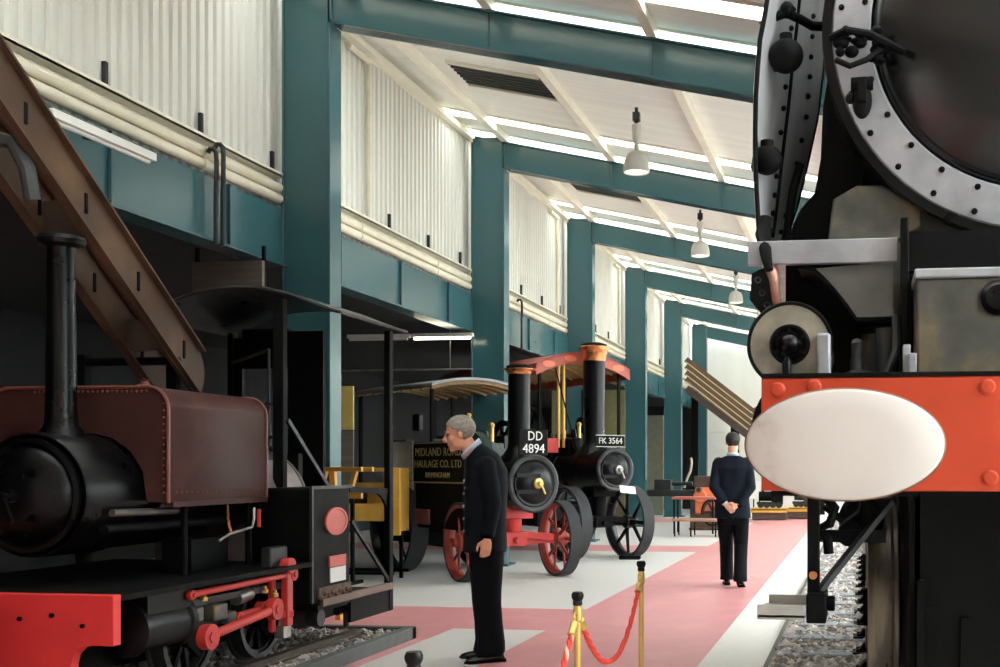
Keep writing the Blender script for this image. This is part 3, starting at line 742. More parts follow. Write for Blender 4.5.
for cx, lb in ((-.056,'left'),(1.68,'right')):
    m = MB(); cz = 1.475
    m.loft([ell(cx,cz,.05,.03,3.676),ell(cx,cz,.2,.11,3.68),ell(cx,cz,.318,.175,3.692),ell(cx,cz,.331,.186,3.703),ell(cx,cz,.331,.186,3.735),ell(cx,cz,.31,.17,3.745),ell(cx,cz,.1,.1,3.79)])
    bf = make('buffer_head', m, [OVALM], R, smooth=50)
    m = MB(); n = 64
    m.loft([ell(cx,cz,.331,.186,3.702),ell(cx,cz,.336,.191,3.71),ell(cx,cz,.336,.191,3.74),ell(cx,cz,.325,.18,3.745)], cap=False); make('rim', m, mat('rim_brown',(120,88,62),.5,var=.2), bf, smooth=50)
    m = MB(); m.cyl((cx,3.78,cz),(cx,3.98,cz),.075,n=28); m.lathe([(.105,0),(.12,.14),(.17,.15),(.17,.17)], (cx,3.96,cz),(0,1,0),32); make('shank', m, BLACK, bf)
# smokebox front
CZ = 3.41; YS = 5.13
m = MB(); m.lathe([(.95,0),(.97,.02),(.97,2.6),(.93,2.65),(.93,6.0),(0,6.0)], (RX,YS,CZ),(0,1,0),72); make('smokebox', m, BLACK, R)
m = MB(); m.lathe([(.765,-.045),(.775,-.055),(.935,-.03),(.945,-.02),(.945,.01),(.765,.01)], (RX,YS,CZ),(0,1,0),80); ring = make('smokebox_ring', m, SILVER, R)
m = MB(); m.lathe([(.945,-.035),(.985,-.03),(.99,-.01),(.985,.03),(.945,.03)], (RX,YS,CZ),(0,1,0),80); make('outer_lip', m, BLACK, ring)
m = MB()
for q in range(28):
    a = 2*pi*q/28+.08
    for rr, yy in ((.80,-.052),(.905,-.036)):
        aa = a+(.03 if rr > .85 else 0); c_ = Vector((RX+rr*cos(aa),YS+yy,CZ+rr*sin(aa))); m.lathe([(.014,.01),(.014,-.006),(.009,-.011),(0,-.012)], c_,(0,1,0),10)
make('rivet', m, BLACKM, ring)
m = MB(); m.lathe([(.765,-.02),(.75,-.05),(.735,-.06),(.72,-.05),(.66,-.09),(.5,-.16),(.3,-.2),(.1,-.22),(0,-.222)], (RX,YS,CZ),(0,1,0),72); dr = make('smokebox_door', m, GLASSY, R, smooth=50)
m = MB(); m.cyl((RX,YS-.2,CZ),(RX,YS-.34,CZ),.03); m.bar((RX,YS-.3,CZ),(RX+.1,YS-.3,CZ-.22),.025,.025); m.bar((RX,YS-.33,CZ),(RX-.2,YS-.33,CZ-.1),.025,.025); make('dart_handle', m, STEEL, dr)
# clamp lug and pipe fittings on the ring
p = at_d(862,98,4.95); m = MB(); m.ball((p.x,p.y,p.z-.01),(.045,.03,.085),16,10); m.cyl((p.x-.05,p.y-.01,p.z+.06),(p.x+.05,p.y-.01,p.z+.06),.03); m.box(p.x-.02,p.x+.02,p.y-.05,p.y,p.z-.03,p.z+.08); m.ball((p.x-.05,p.y,p.z+.0),.025); make('clamp_lug', m, BLACKM, R, bevel=.004)
m = MB(); rnd = random.Random(4)
for q in range(14):
    p = at_d(rnd.uniform(838,882), rnd.uniform(28,66), 4.95); m.ball(tuple(p),(rnd.uniform(.015,.04),.03,rnd.uniform(.012,.03)),10,7)
m.tube([at_d(836,60,4.93),at_d(850,66,4.9),at_d(866,60,4.9),at_d(880,50,4.93)], .014, 8); m.tube([at_d(830,38,4.95),at_d(846,30,4.9),at_d(870,34,4.92),at_d(905,52,4.9)], .018, 8)
make('lamp_bracket', m, BLACKM, R)
# saddle and black side casing
m = MB(); m.box(.0,1.62,5.25,6.6,1.75,2.72); m.prism([(-.16,2.42),(.1,2.42),(.28,2.52),(.28,2.6),(.1,2.72),(-.02,2.72),(-.13,2.66)],'y',5.2,5.3); make('smokebox_saddle', m, GREYSHEEN, R, bevel=.01)
def casing_ring(y, k):
    pts = [(-.05+k,2.36),(-.36+k,2.36),(-.365+k,2.5),(-.34+k,2.62),(-.30+k,2.70),(-.23+k,2.78),(-.20+k,2.95),(-.19+k,3.2),(-.15+k,3.45),(.05,3.6)]
    return [(x,y,z) for x, z in pts]
m = MB(); m.loft([casing_ring(5.45,.03),casing_ring(5.55,0),casing_ring(6.4,0),casing_ring(6.6,.05)]); make('steam_pipe_casing', m, BLACKM, R, smooth=50)
# platform, drop plate and posts
m = MB(); m.box(-.50,.16,4.88,4.92,2.30,2.405); m.box(-.49,.16,4.92,8.5,2.39,2.405); make('platform_edge', m, SILVER, R, bevel=.004)
pl = [(815,269),(893,262),(893,316),(857,318),(848,305),(836,290),(824,277)]
m = MB(); q_ = [at_y(x,y,4.95) for x, y in pl]; m.prism([(v.x,v.z) for v in q_],'y',4.94,4.97); make('curved_plate', m, mat('grey_plate',(112,112,110),.45,metal=.2,var=.2), R)
m = MB(); pts = [at_y(x,y,4.96) for x,y in ((800,266),(815,269),(824,277),(836,290),(848,305),(857,318),(897,318))]
for k in range(len(pts)-1): m.bar(pts[k]+Vector((0,.5,0)),pts[k+1]+Vector((0,.5,0)),1.2,.015,(0,0,1))
m.v = []; m.f = []
outer = [(v.x,v.z) for v in pts]; inner = [(v.x-.006,v.z-.018) for v in reversed(pts)]
m.prism(outer+inner,'y',4.93,6.5); make('drop_plate', m, BLACKM, R)
m = MB(); m.box(-.36,.2,5.3,5.34,1.75,2.40); m.box(-.02,.18,4.97,5.3,2.03,2.06); make('frame_cover', m, BLACKM, R)
m = MB(); m.box(.168,.204,4.78,4.84,1.76,2.47); make('lamp_post', m, BLACKM, R, bevel=.005)
m = MB(); m.box(.18,1.5,4.84,4.90,2.25,2.42); m.box(.2,1.45,4.9,5.3,1.75,2.28); make('front_platform', m, BLACKM, R)
m = MB(); m.box(.225,1.4,4.55,4.84,1.752,2.17); cz_ = make('casing_box', m, GREYSHEEN, R, bevel=.012)
m = MB(); m.box(.215,1.41,4.53,4.84,2.165,2.205); make('casing_lid', m, SILVER, cz_, bevel=.008)
m = MB(); m.lathe([(0,-.04),(.05,-.04),(.07,-.02),(.07,.0)], (.545,4.55,2.08),(0,1,0),24); make('handle_boss', m, BLACK, cz_)
m = MB(); m.box(.19,.222,4.5,4.6,1.752,1.86); m.box(.17,.2,4.55,4.6,1.75,1.9); make('angle_bracket', m, SILVER, R, bevel=.004)
# valve cover beside the beam
p = at_d(790,345,4.6)
m = MB(); m.lathe([(.178,.06),(.178,.0),(.172,-.012),(.165,-.012),(.085,-.02),(.08,-.02)], p,(0,1,0),56); m.cyl(p+Vector((0,.05,0)),p+Vector((0,.6,0)),.17,n=40); m.box(p.x,p.x+.13,4.605,4.64,1.752,p.z-.02); vc = make('valve_cover', m, PATINA, R)
m = MB(); m.torus((p.x,p.y-.012,p.z),(0,1,0),.173,.008,56,6); m.lathe([(.085,-.02),(.078,-.03),(.07,-.03),(.055,-.018),(.05,-.018)], p,(0,1,0),40); m.lathe([(.05,-.018),(.036,-.03),(.034,-.06),(.02,-.075),(0,-.08)], p,(0,1,0),28); make('centre_boss', m, BLACK, vc)
m = MB()
for q in range(6):
    a = pi/6+pi*q/3; c_ = p+Vector((.062*cos(a),-.03,.062*sin(a))); m.cyl(c_,c_+Vector((0,-.012,0)),.009,n=6)
make('nut', m, BLACKM, vc)
q_ = at_d(787,368,4.56); m = MB(); m.lathe([(0,-.05),(.018,-.05),(.02,0),(.018,.03),(.008,.045),(0,.047)], q_, n=16); make('drain_plug', m, BLACK, vc)
m = MB(); a_ = at_d(817,334,4.55); b_ = at_d(831,376,4.55); m.box(a_.x,b_.x,4.53,4.62,1.752,a_.z); make('stop_block', m, SILVER, R, bevel=.012)
q_ = at_d(857,350,4.7); m = MB(); m.lathe([(0,-.09),(.03,-.09),(.03,-.02),(.024,.0),(.024,.05),(.026,.06),(.018,.075),(0,.08)], (q_.x,q_.y,1.87), n=18); m.cyl((q_.x+.13,q_.y+.1,1.752),(q_.x+.13,q_.y+.1,2.0),.05); make('oil_pot', m, DKGREY, R)
m = MB(); m.tube([(-.12,4.75,1.76),(-.02,4.72,1.80),(.1,4.72,1.78),(.15,4.76,1.9),(.15,4.8,2.05)], .02, 8); m.box(.04,.15,4.95,5.0,1.80,1.99); make('lubricator_pipe', m, DKGREY, R)
# bracket and copper pipe under the platform corner
pl = [(752,274),(764,268),(769,280),(772,300),(780,322),(768,322),(750,300)]
m = MB(); q_ = [at_y(x,y,4.86) for x, y in pl]; m.prism([(v.x,v.z) for v in q_],'y',4.85,4.88); br = make('pierced_bracket', m, BLACKM, R)
m = MB()
for x, y in ((758,280),(762,293),(767,305)): v = at_y(x,y,4.85); m.lathe([(.009,-.004),(.014,-.006),(.014,.0)], v,(0,1,0),12)
make('bolt', m, DKGREY, br)
m = MB(); m.tube([at_d(769,262,4.95),at_d(772,275,4.93),at_d(774,290,4.95),at_d(778,304,5.0)], [.03,.034,.028,.02], 12); make('copper_pipe', m, mat('pink_copper',(214,158,140),.4,metal=.4,var=.15), R)
# smoke deflector
fr = [(772,-60),(768,0),(760,40),(756,90),(755,150),(757,200),(760,245)]
rr_ = [(832,-60),(826,20),(823,70),(818,115),(806,170),(796,210),(783,246)]
A = [at_d(x,y,5.0) for x,y in fr]; B = [at_d(x,y,6.1) for x,y in rr_]
rows = []
for a,b in zip(A,B):
    rows.append([a.lerp(b,t_)+Vector((-.012*sin(pi*t_),0,0)) for t_ in [i/8 for i in range(9)]])
def dpt(u, v):       # u along the front edge, v towards the rear edge
    i = min(int(u), len(rows)-2); f = u-i; j = min(int(v*8),7); g = v*8-j
    return rows[i][j].lerp(rows[i+1][j],f).lerp(rows[i][j+1].lerp(rows[i+1][j+1],f),g)
m = MB(); n = 9
front = [v for r_ in rows for v in r_]; back = [v+Vector((-.012,-.004,0)) for v in front]
N_ = len(rows); fs = []
for i in range(N_-1):
    for j in range(n-1):
        fs.append((i*n+j,i*n+j+1,(i+1)*n+j+1,(i+1)*n+j)); o_ = N_*n
        fs.append((o_+i*n+j,o_+(i+1)*n+j,o_+(i+1)*n+j+1,o_+i*n+j+1))
for i in range(N_-1):
    for j in (0,n-1): fs.append((i*n+j,(i+1)*n+j,N_*n+(i+1)*n+j,N_*n+i*n+j))
for j in range(n-1):
    for i in (0,N_-1): fs.append((i*n+j,i*n+j+1,N_*n+i*n+j+1,N_*n+i*n+j))
m.add(front+back, fs)
DEFL = mat('deflector_reflection', (182,182,184), .3, metal=.1, var=.5, scale=3.2, stretch=(1,1,.22), rgb2=(206,206,208), bump=.12, bscale=7)  # black deflector; pale streaks are white reflection painted into the colour
df = make('smoke_deflector', m, DEFL, R, smooth=60)
m = MB()
for v in (.42, .80):
    for k in range(13):
        p = dpt(.6+k*.42, v - .06*abs(k-6)/6*(1 if v > .6 else .3)); m.ball(tuple(p+Vector((.008,-.006,0))),.014,8,6)
make('rivets', m, BLACKM, df)
m = MB()
m.tube([dpt(.3+i*.55,.50)+Vector((.006,-.004,0)) for i in range(11)], .010, 6); m.tube([dpt(.3+i*.56,.0)+Vector((0,0,0)) for i in range(11)], .012, 6); m.tube([dpt(.3+i*.56,1.0) for i in range(11)], .010, 6)
make('stiffener', m, BLACKM, df)
for px, py, D_, r_, lb in ((786,56,5.15,.082,'u'),(767,160,5.05,.07,'l')):
    p = at_d(px,py,D_); m = MB(); m.ball(tuple(p),(r_,r_*.75,r_),24,14); m.cyl(p+Vector((0,0,r_*.8)),p+Vector((0,0,r_*1.25)),.03); m.cyl(p+Vector((0,.02,0)),p+Vector((-.06,.12,0)),.03)
    make('marker_lamp', m, BLACKM, df)
m = MB(); m.tube([at_d(762,26,5.2),at_d(772,18,5.2),at_d(786,13,5.2),at_d(800,19,5.25),at_d(812,26,5.3),at_d(828,27,5.4)], .022, 10); m.ball(tuple(at_d(787,10,5.2)),(.035,.03,.04)); make('handrail', m, BLACKM, df)
m = MB(); p = at_d(765,235,5.02); m.tube([at_d(766,218,5.02),at_d(763,235,5.0),at_d(766,255,4.86),at_d(769,270,4.84)], [.03,.036,.026,.02], 10); m.tube([at_d(800,165,5.6),at_d(793,190,5.55),at_d(786,240,5.5)], .022, 8); make('stay_bracket', m, BLACKM, df)
# step hanger
m = MB(); m.box(-.205,-.158,4.24,4.30,.86,1.31); st = make('step_hanger', m, BLACKM, R, bevel=.004)
m = MB(); m.box(-.385,-.205,4.10,4.45,.835,.85); m.box(-.385,-.205,4.10,4.115,.83,.885); m.box(-.37,-.205,4.44,4.452,.835,.885); make('step_tread', m, mat('grey_tread',(176,174,168),.5,metal=.3,var=.2), st, bevel=.003)
m = MB(); m.box(-.205,-.13,4.16,4.40,.81,.92); m.cyl((-.13,4.3,.87),(-.10,4.3,.87),.03); make('step_bracket', m, BLACKM, st, bevel=.006)
m = MB(); m.bar((-.16,4.28,.92),(.12,4.55,1.26),.03,.022); make('stay_rod', m, DKGREY, st)
m = MB(); m.cyl((-.182,4.235,.985),(-.182,4.225,.985),.016,n=12); make('bolt', m, COPPER, st)
# hose, lower cylinder, wheels and black frames
m = MB(); m.tube([(-.15,4.3,1.30),(-.10,4.3,1.24),(-.12,4.3,1.18),(-.16,4.33,1.16),(-.13,4.33,1.12),(-.125,4.33,1.06)], .02, 10); m.tube([(-.14,4.3,1.25),(-.07,4.3,1.19),(-.02,4.32,1.23),(-.01,4.35,1.30)], .016, 8); m.bar((-.17,4.5,1.12),(.1,4.5,1.12),.03,.05); make('brake_hose', m, BLACKM, R)
m = MB(); m.lathe([(0,-.02),(.08,-.02),(.1,0),(.1,.5),(0,.5)], (.0,4.9,1.17),(0,1,0),24); m.cyl((-.05,4.6,1.12),(-.05,5.1,1.12),.05); make('relief_valve', m, BLACKM, R)
m = MB(); m.lathe([(0,0),(.26,0),(.3,.03),(.3,.9),(0,.9)], (-.22,5.2,1.57),(0,1,0),36); make('cylinder', m, BLACKM, R)
for wx, wy, r in ((.03,5.32,.53),(.03,7.4,.53),(1.44,5.32,.53),(1.44,7.4,.53)):
    s_ = 1 if wx < RX else -1; x0 = wx if s_ > 0 else wx+.15
    m = MB(); d = (s_,0,0); zc = .2+r
    m.lathe([(r-.09,0),(r-.005,0),(r,.012),(r+.004,.10),(r+.03,.112),(r+.032,.13),(r+.01,.14),(r-.09,.14),(r-.09,0)], (x0,wy,zc), d, 64); wh = make('bogie_wheel', m, TYRE, R)
    m = MB(); m.lathe([(0,-.02),(.09,-.02),(.1,.1),(0,.1)], (x0,wy,zc), d, 24)
    for q in range(10):
        a = 2*pi*q/10; m.bar((x0+s_*.06,wy+.08*cos(a),zc+.08*sin(a)),(x0+s_*.06,wy+(r-.08)*cos(a),zc+(r-.08)*sin(a)),.05,.045,(1,0,0))
    make('spokes', m, BLACKM, wh)
m = MB(); m.box(.21,1.42,4.5,4.56,.42,1.31); m.box(.19,.24,4.5,9,.45,1.74); m.box(1.40,1.45,4.5,9,.45,1.74); m.box(.24,1.4,4.9,5.0,.4,1.7); fr_ = make('frame', m, BLACKM, R, bevel=.004)
m = MB(); m.bar((.27,4.49,.36),(.27,4.49,.84),.03,.01,(0,1,0)); m.box(.395,.425,4.485,4.5,.55,.8); m.bar((.235,4.45,.95),(.235,4.45,.30),.03,.05,(0,1,0)); make('guard_iron', m, BLACKM, R)
m = MB(); m.cyl((.1,5.32,.73),(1.5,5.32,.73),.07); m.cyl((.1,7.4,.73),(1.5,7.4,.73),.07); make('axle', m, BLACKM, R)
# its track: rails, sleepers, ballast
for x, w in ((.10,'left'),(1.53,'right')):
    m = MB(); m.box(x-.035,x+.035,2.6,26,.165,.2); m.box(x-.012,x+.012,2.6,26,.08,.17); m.box(x-.07,x+.07,2.6,26,.065,.082)
    make('rail', m, RAILM, label='%s rail beneath the huge black engine' % w, cat='rail', group='rails under the huge black engine', bevel=.004)
sl0 = None
for k in range(28):
    y = 5.0+.73*k
    if sl0 is None:
        m = MB(); m.box(-.57,2.2,-.11,.11,.0,.075); sl0 = make('sleeper', m, SLEEP, bevel=.008, cat='sleeper', group='sleepers under the huge black engine'); o = sl0
    else: o = sl0.copy(); COL.objects.link(o)
    o.location = (0,y,0); o['label'] = 'grey blue sleeper in stone ballast beside the white floor strip'
ch0 = None
for k in range(16):
    y = 5.0+.73*k
    if ch0 is None:
        m = MB(); m.box(-.06,.26,-.09,.09,.075,.09); m.prism([(-.03,.08),(.06,.08),(.06,.16),(.02,.15)],'y',-.05,.05); m.prism([(.14,.08),(.24,.08),(.15,.15),(.14,.15)],'y',-.05,.05); m.cyl((-.02,-.05,.08),(-.02,-.05,.11),.015,n=6); m.cyl((-.02,.05,.08),(-.02,.05,.11),.015,n=6)
        ch0 = make('rail_chair', m, BLACKM, bevel=.004, cat='rail chair', group='rail chairs under the left rail'); o = ch0
    else: o = ch0.copy(); COL.objects.link(o)
    o.location = (0,y,0); o['label'] = 'black cast rail chair clamping the left rail of the huge engine'
stones('ballast', -.62, 2.3, 4.6, 27,   .072, 13000, [BALL,BALLD], 5, 'grey stone ballast of the track under the huge black engine', .022, .045, near=.9)
m = MB(); m.box(-.66,-.62,2.5,30,-.0,.045); struct('trim_kerb', m, KERB)
# ------------------------------------------------------------------ traction engines
def spoked_wheel(parent, c, r, w, nsp, tyre_m, rim_m, spoke_m, yaw=0.0, name='front_wheel', hub=.10, cross=False):
    """wheel with its axle along local x (turned by yaw); the tread band is its own sub-part"""
    A = Matrix.Translation(Vector(c)) @ Matrix.Rotation(yaw,4,'Z'); ax = (1,0,0)
    m = MB(); m.T = A; m.lathe([(r-.035,-w*.42),(r-.015,-w*.42),(r-.015,w*.42),(r-.035,w*.42),(r-.075,w*.1),(r-.075,-w*.1),(r-.035,-w*.42)], (0,0,0), ax, 48); o = make(name, m, rim_m, parent)
    m = MB(); m.T = A; m.lathe([(r-.015,-w/2),(r,-w/2+.008),(r,w/2-.008),(r-.015,w/2),(r-.03,w/2),(r-.03,-w/2),(r-.015,-w/2)], (0,0,0), ax, 56); make('tread_band', m, tyre_m, o)
    m = MB(); m.T = A
    for q in range(nsp):
        a = 2*pi*q/nsp; s_ = (1 if q % 2 else -1)*w*.22
        p = Vector((s_, hub*.7*cos(a), hub*.7*sin(a))); e = Vector((s_*.3,(r-.05)*cos(a),(r-.05)*sin(a)))
        if nsp <= 8:
            n_ = 5; t = Vector((0,-sin(a),cos(a)))
            m.loft([[p+t*.035+Vector((.012,0,0)),p+t*.035-Vector((.012,0,0)),p-t*.035-Vector((.012,0,0)),p-t*.035+Vector((.012,0,0))],
                    [e+t*.02+Vector((.012,0,0)),e+t*.02-Vector((.012,0,0)),e-t*.02-Vector((.012,0,0)),e-t*.02+Vector((.012,0,0))]])
        else: m.bar(p,e,.045,.014,(1,0,0))
    make('spokes', m, spoke_m, o)
    m = MB(); m.T = A; m.lathe([(0,-w*.8),(hub*.55,-w*.8),(hub*.6,-w*.6),(hub,-w*.4),(hub,w*.4),(hub*.6,w*.6),(hub*.55,w*.8),(0,w*.8)], (0,0,0), ax, 24); make('hub', m, spoke_m, o)
    return o
def arch(u, hw, z0, rise): return z0 + rise*(1-(u/hw)**2)
def canopy(root, y0, y1, hw, ze, rise, top_m, name='canopy', fascia=.0, fm_=None, tan=TAN, trim=None):
    us = [-hw+2*hw*i/20 for i in range(21)]
    m = MB(); rings = []
    for y in (y0,y1): rings.append([(u,y,arch(u,hw,ze,rise)+.035) for u in us]+[(u,y,arch(u,hw,ze,rise)) for u in reversed(us)])
    m.loft(rings); c = make(name, m, top_m, root, smooth=40)
    m = MB(); rings = []
    for y in (y0+.03,y1-.03): rings.append([(u*.98,y,arch(u,hw,ze,rise)-.003) for u in us]+[(u*.98,y,arch(u,hw,ze,rise)-.018) for u in reversed(us)])
    m.loft(rings)
    for q in range(9):
        yy = y0+.06+(y1-y0-.12)*q/8
        for a,b in zip(us,us[1:]): m.bar((a*.97,yy,arch(a,hw,ze,rise)-.03),(b*.97,yy,arch(b,hw,ze,rise)-.03),.035,.03)
    make('board_lining', m, tan, c)
    if fascia:
        m = MB()
        for y in (y0,y1-.02):
            m.loft([[(u,y,arch(u,hw,ze,rise)+.03) for u in us]+[(u,y,arch(u,hw,ze,rise)-fascia) for u in reversed(us)],[(u,y+.02,arch(u,hw,ze,rise)+.03) for u in us]+[(u,y+.02,arch(u,hw,ze,rise)-fascia) for u in reversed(us)]])
        for sx in (-1,1): m.box(sx*hw-.01,sx*hw+.01,y0,y1,ze-fascia,ze+.03)
        make('fascia', m, fm_, c)
        m = MB(); n = 24
        for u in (-.75*hw,-.3*hw,.3*hw,.75*hw):
            z = arch(u,hw,ze,rise)-fascia*.42; ax_ = .11
            m.loft([[(u+ax_*cos(2*pi*i/n),y0-.004,z+.05*sin(2*pi*i/n)) for i in range(n)],[(u+ax_*cos(2*pi*i/n),y0+.002,z+.05*sin(2*pi*i/n)) for i in range(n)]])
        for yy in [y0+.5+k*.8 for k in range(4)]:
            m.loft([[(-hw-.014,yy+.14*cos(2*pi*i/n),ze-fascia*.42+.05*sin(2*pi*i/n)) for i in range(n)],[(-hw-.008,yy+.14*cos(2*pi*i/n),ze-fascia*.42+.05*sin(2*pi*i/n)) for i in range(n)]])
        make('oval_ornament', m, CANORG, c)
    return c
def engine(name, label, loc, rot, p):
    g = thing(name, label, 'steam engine', loc, rot, local=True)
    r = p['wr']; w = p['ww']; half = p['track']/2; zb = p['zb']; R_ = p['R']; ys = p['ys']; yb = p['yb']
    body = p['body']
    for sx in (-1,1):
        st = p['steer']; c = (sx*half*cos(st), sx*half*sin(st), r); spoked_wheel(g, c, r, w, p['nsp'], p['tyre'], p['rim'], p['spk'], st)
    m = MB(); m.T = Matrix.Rotation(p['steer'],4,'Z'); m.bar((-half,0,r),(half,0,r),.09,.11); m.cyl((-half,0,r),(half,0,r),.05); m.bar((-half*.8,-.06,r+.02),(-.1,-.06,r+.07),.06,.09); m.bar((half*.8,-.06,r+.02),(.1,-.06,r+.07),.06,.09)
    m.box(-.14,.14,-.13,.13,r-.07,r+.10); m.cyl((0,-.14,r+.0),(0,-.19,r),.04,n=12)
    make('front_axle', m, p['axle'], g, bevel=.006)
    m = MB(); m.cyl((0,0,r+.08),(0,0,zb-R_+.05),.10,.13); m.box(-.2,.2,-.16,.16,zb-R_-.1,zb-R_+.05); m.bar((0,.1,r+.1),(0,.45,zb-R_),.08,.1); make('axle_perch', m, p['axle'] if p['axle'] is not BLACKM else BLACKM, g, bevel=.008)
    # smokebox and door
    m = MB(); m.cyl((0,ys,zb),(0,yb,zb),R_,n=44); sb = make('smokebox', m, BLACK, g)
    m = MB(); m.lathe([(R_*1.01,0.01),(R_*1.05,-.005),(R_*1.05,-.03),(R_*.98,-.045),(R_*.86,-.04),(R_*.84,-.01)], (0,ys,zb),(0,1,0),48); make('front_ring', m, p['ring'], sb)
    m = MB(); m.lathe([(R_*.85,-.02),(R_*.82,-.045),(R_*.74,-.04),(R_*.62,-.075),(R_*.35,-.10),(0,-.11)], (0,ys,zb),(0,1,0),44)
    m.bar((-R_*.8,ys-.075,zb+.1),(R_*.1,ys-.11,zb+.1),.02,.045); m.bar((-R_*.8,ys-.075,zb-.1),(R_*.1,ys-.11,zb-.1),.02,.045); make('smokebox_door', m, BLACK, sb)
    m = MB(); m.lathe([(0,-.11),(.055,-.11),(.07,-.125),(.06,-.15),(.03,-.155),(.03,-.20),(0,-.2)], (0,ys,zb),(0,1,0),24); m.bar((0,ys-.19,zb),(.06,ys-.19,zb-.13),.018,.018); make('door_boss', m, BRASS if p['brass'] else STEEL, sb)
    # chimney
    yc, rc, zt = p['yc'], p['rc'], p['zt']
    m = MB(); m.lathe([(rc*1.9,-.06),(rc*1.5,.03),(rc*1.12,.10),(rc*1.04,.14),(rc,.2),(rc*p['taper'],zt-zb-R_-.2*p.get('caph',1.0)+.02)], (0,yc,zb+R_-.02), n=36); cn = make('chimney', m, BLACK, g)
    k = p['cap']; rt = rc*p['taper']
    h_ = p.get('caph',1.0); m = MB(); m.lathe([(rt*1.0,-.02*h_),(rt*1.02,.0),(rt*1.08,.06*h_),(rt*1.22,.13*h_),(rt*k,.17*h_),(rt*k,.19*h_),(rt*k*.93,.205*h_),(rt*.85,.19*h_),(rt*.8,.0)], (0,yc,zt-.2*h_), n=36); make('copper_cap', m, COPPER, cn)
    if k > 1.3: m = MB(); m.lathe([(0,0),(rt*1.15,0),(rt*1.15,.035),(rt*.7,.06),(0,.065)], (0,yc,zt), n=28); make('top_cover', m, BLACKM, cn)
    # boiler, belly, motion work
    m = MB(); m.cyl((0,yb,zb),(0,p['yf'],zb+.02),R_*.9,n=44); bo = make('boiler', m, body, g)
    m = MB()
    for yy in (yb+.02,(yb+p['yf'])/2,p['yf']-.05): m.lathe([(R_*.9,-.02),(R_*.92,-.02),(R_*.92,.02),(R_*.9,.02)], (0,yy,zb+.01),(0,1,0),44)
    make('boiler_band', m, BRASS if p['brass'] else STEEL, bo)
    yv = yb+.25; zt_ = zb+R_*.9
    m = MB(); m.box(-.2,.16,yv,yv+.42,zt_-.08,zt_+.2); m.cyl((-.06,yv-.06,zt_+.1),(-.06,yv+.5,zt_+.1),.12,n=24); m.cyl((.1,yv-.03,zt_+.08),(.1,yv+.4,zt_+.08),.07); m.cyl((0,yv+.2,zt_+.2),(0,yv+.2,zt_+.36),.06,.04); make('cylinder_block', m, body, g, bevel=.012)
    m = MB(); m.cyl((.04,yv+.1,zt_+.2),(.04,yv+.1,zt_+.42),.03); m.ball((.04,yv+.1,zt_+.43),.04,12,8); m.cyl((-.1,yv+.3,zt_+.18),(-.1,yv+.3,zt_+.34),.02); make('safety_valve', m, BRASS, g)
    yk = p['yf']-.15
    m = MB(); m.bar((-.06,yv+.4,zt_+.12),(-.06,yk,zt_+.22),.05,.05); m.bar((.08,yv+.4,zt_+.08),(.08,yk,zt_+.2),.035,.05); m.cyl((-half*.9,yk,zt_+.22),(half*.9,yk,zt_+.22),.035); m.box(-.3,-.25,yk-.4,yk+.4,zt_-.1,zt_+.3); m.box(.25,.3,yk-.4,yk+.4,zt_-.1,zt_+.3); make('motion_work', m, DKGREY, g, bevel=.004)
    fx = p.get('fly',-half*.85)
    spoked_wheel(g, (fx,yk,zt_+.22), p['fr'], .12, 6, BLACK, BLACK, BLACKM, 0, 'flywheel', .08)
    m = MB(); m.box(-R_*.95,R_*.95,p['yf']-.1,p['yf']+.6,p['rr']*.55,zb+R_*.95); make('firebox', m, body, g, bevel=.03)
    m = MB(); m.box(-.42,.42,p['yf']+.6,p['ye'],p['rr']*.6,p['rr']*.72); m.box(-.42,-.38,p['yf']+.6,p['ye'],p['rr']*.6,zb+.1); m.box(.38,.42,p['yf']+.6,p['ye'],p['rr']*.6,zb+.1); m.box(-.42,.42,p['ye']-.04,p['ye'],p['rr']*.6,zb+.15); make('tender', m, body, g, bevel=.01)
    yr = p['yr']
    for sx in (-1,1): spoked_wheel(g, (sx*p['rx'],yr,p['rr']), p['rr'], p['rw'], 12, p['tyre'], p.get('rearm',p['rim']), p.get('rearm',p['spk']), 0, 'rear_wheel', .14)
    m = MB(); m.cyl((-p['rx'],yr,p['rr']),(p['rx'],yr,p['rr']),.06); make('rear_axle', m, BLACKM, g)
    m = MB(); m.torus((0,p['ye']-.62,zb+.38),(0,-.6,.8),.16,.014,24,6); m.cyl((0,p['ye']-.62,zb+.38),(0,p['ye']-.8,zb-.1),.015); make('steering_wheel', m, DKGREY, g)
    # canopy posts
    for sx in (-1,1):
        for yy in p['posts']: m = MB(); m.bar((sx*p['px'],yy,p['pz']),(sx*p['px'],yy,arch(p['px'],p['chw'],p['ce'],p['crise'])),.04,.04,(0,1,0)); make('canopy_post', m, BLACKM, g)
    canopy(g, p['cy0'], p['cy1'], p['chw'], p['ce'], p['crise'], p['ctop'], 'canopy', p['fascia'], p['fm'], p['tan'])
    return g

# nearer engine: grey canopy, red front axle
DD = dict(wr=.485, ww=.17, track=1.3, zb=1.20, R=.345, ys=-.45, yb=.22, steer=radians(-8), nsp=10, tyre=RUBBER, rim=SPOKER, spk=SPOKER, rearm=BLACK, axle=RODRED, ring=DKGREY, brass=True,
          body=DKGREEN, yc=-.15, rc=.135, zt=2.62, taper=1.02, cap=1.5, caph=.32, fly=.5, yf=1.15, fr=.30, rr=.62, ye=2.7, yr=1.85, rx=.62, rw=.26, posts=(1.0,3.1), px=.58, pz=1.1, chw=.66, ce=2.44, crise=.10, cy0=.85, cy1=3.15, ctop=CANGREY, fascia=0, fm=None, tan=TAN)
g1 = engine('steam_tractor', 'black steam tractor with grey canopy and red front wheels, behind the standing man', (-4.33,13.34,0), radians(50), DD)
m = MB(); m.box(-.21,.21,-.475,-.455,1.54,1.86); pl_ = make('number_plate', m, BLACKM, g1, bevel=.01)
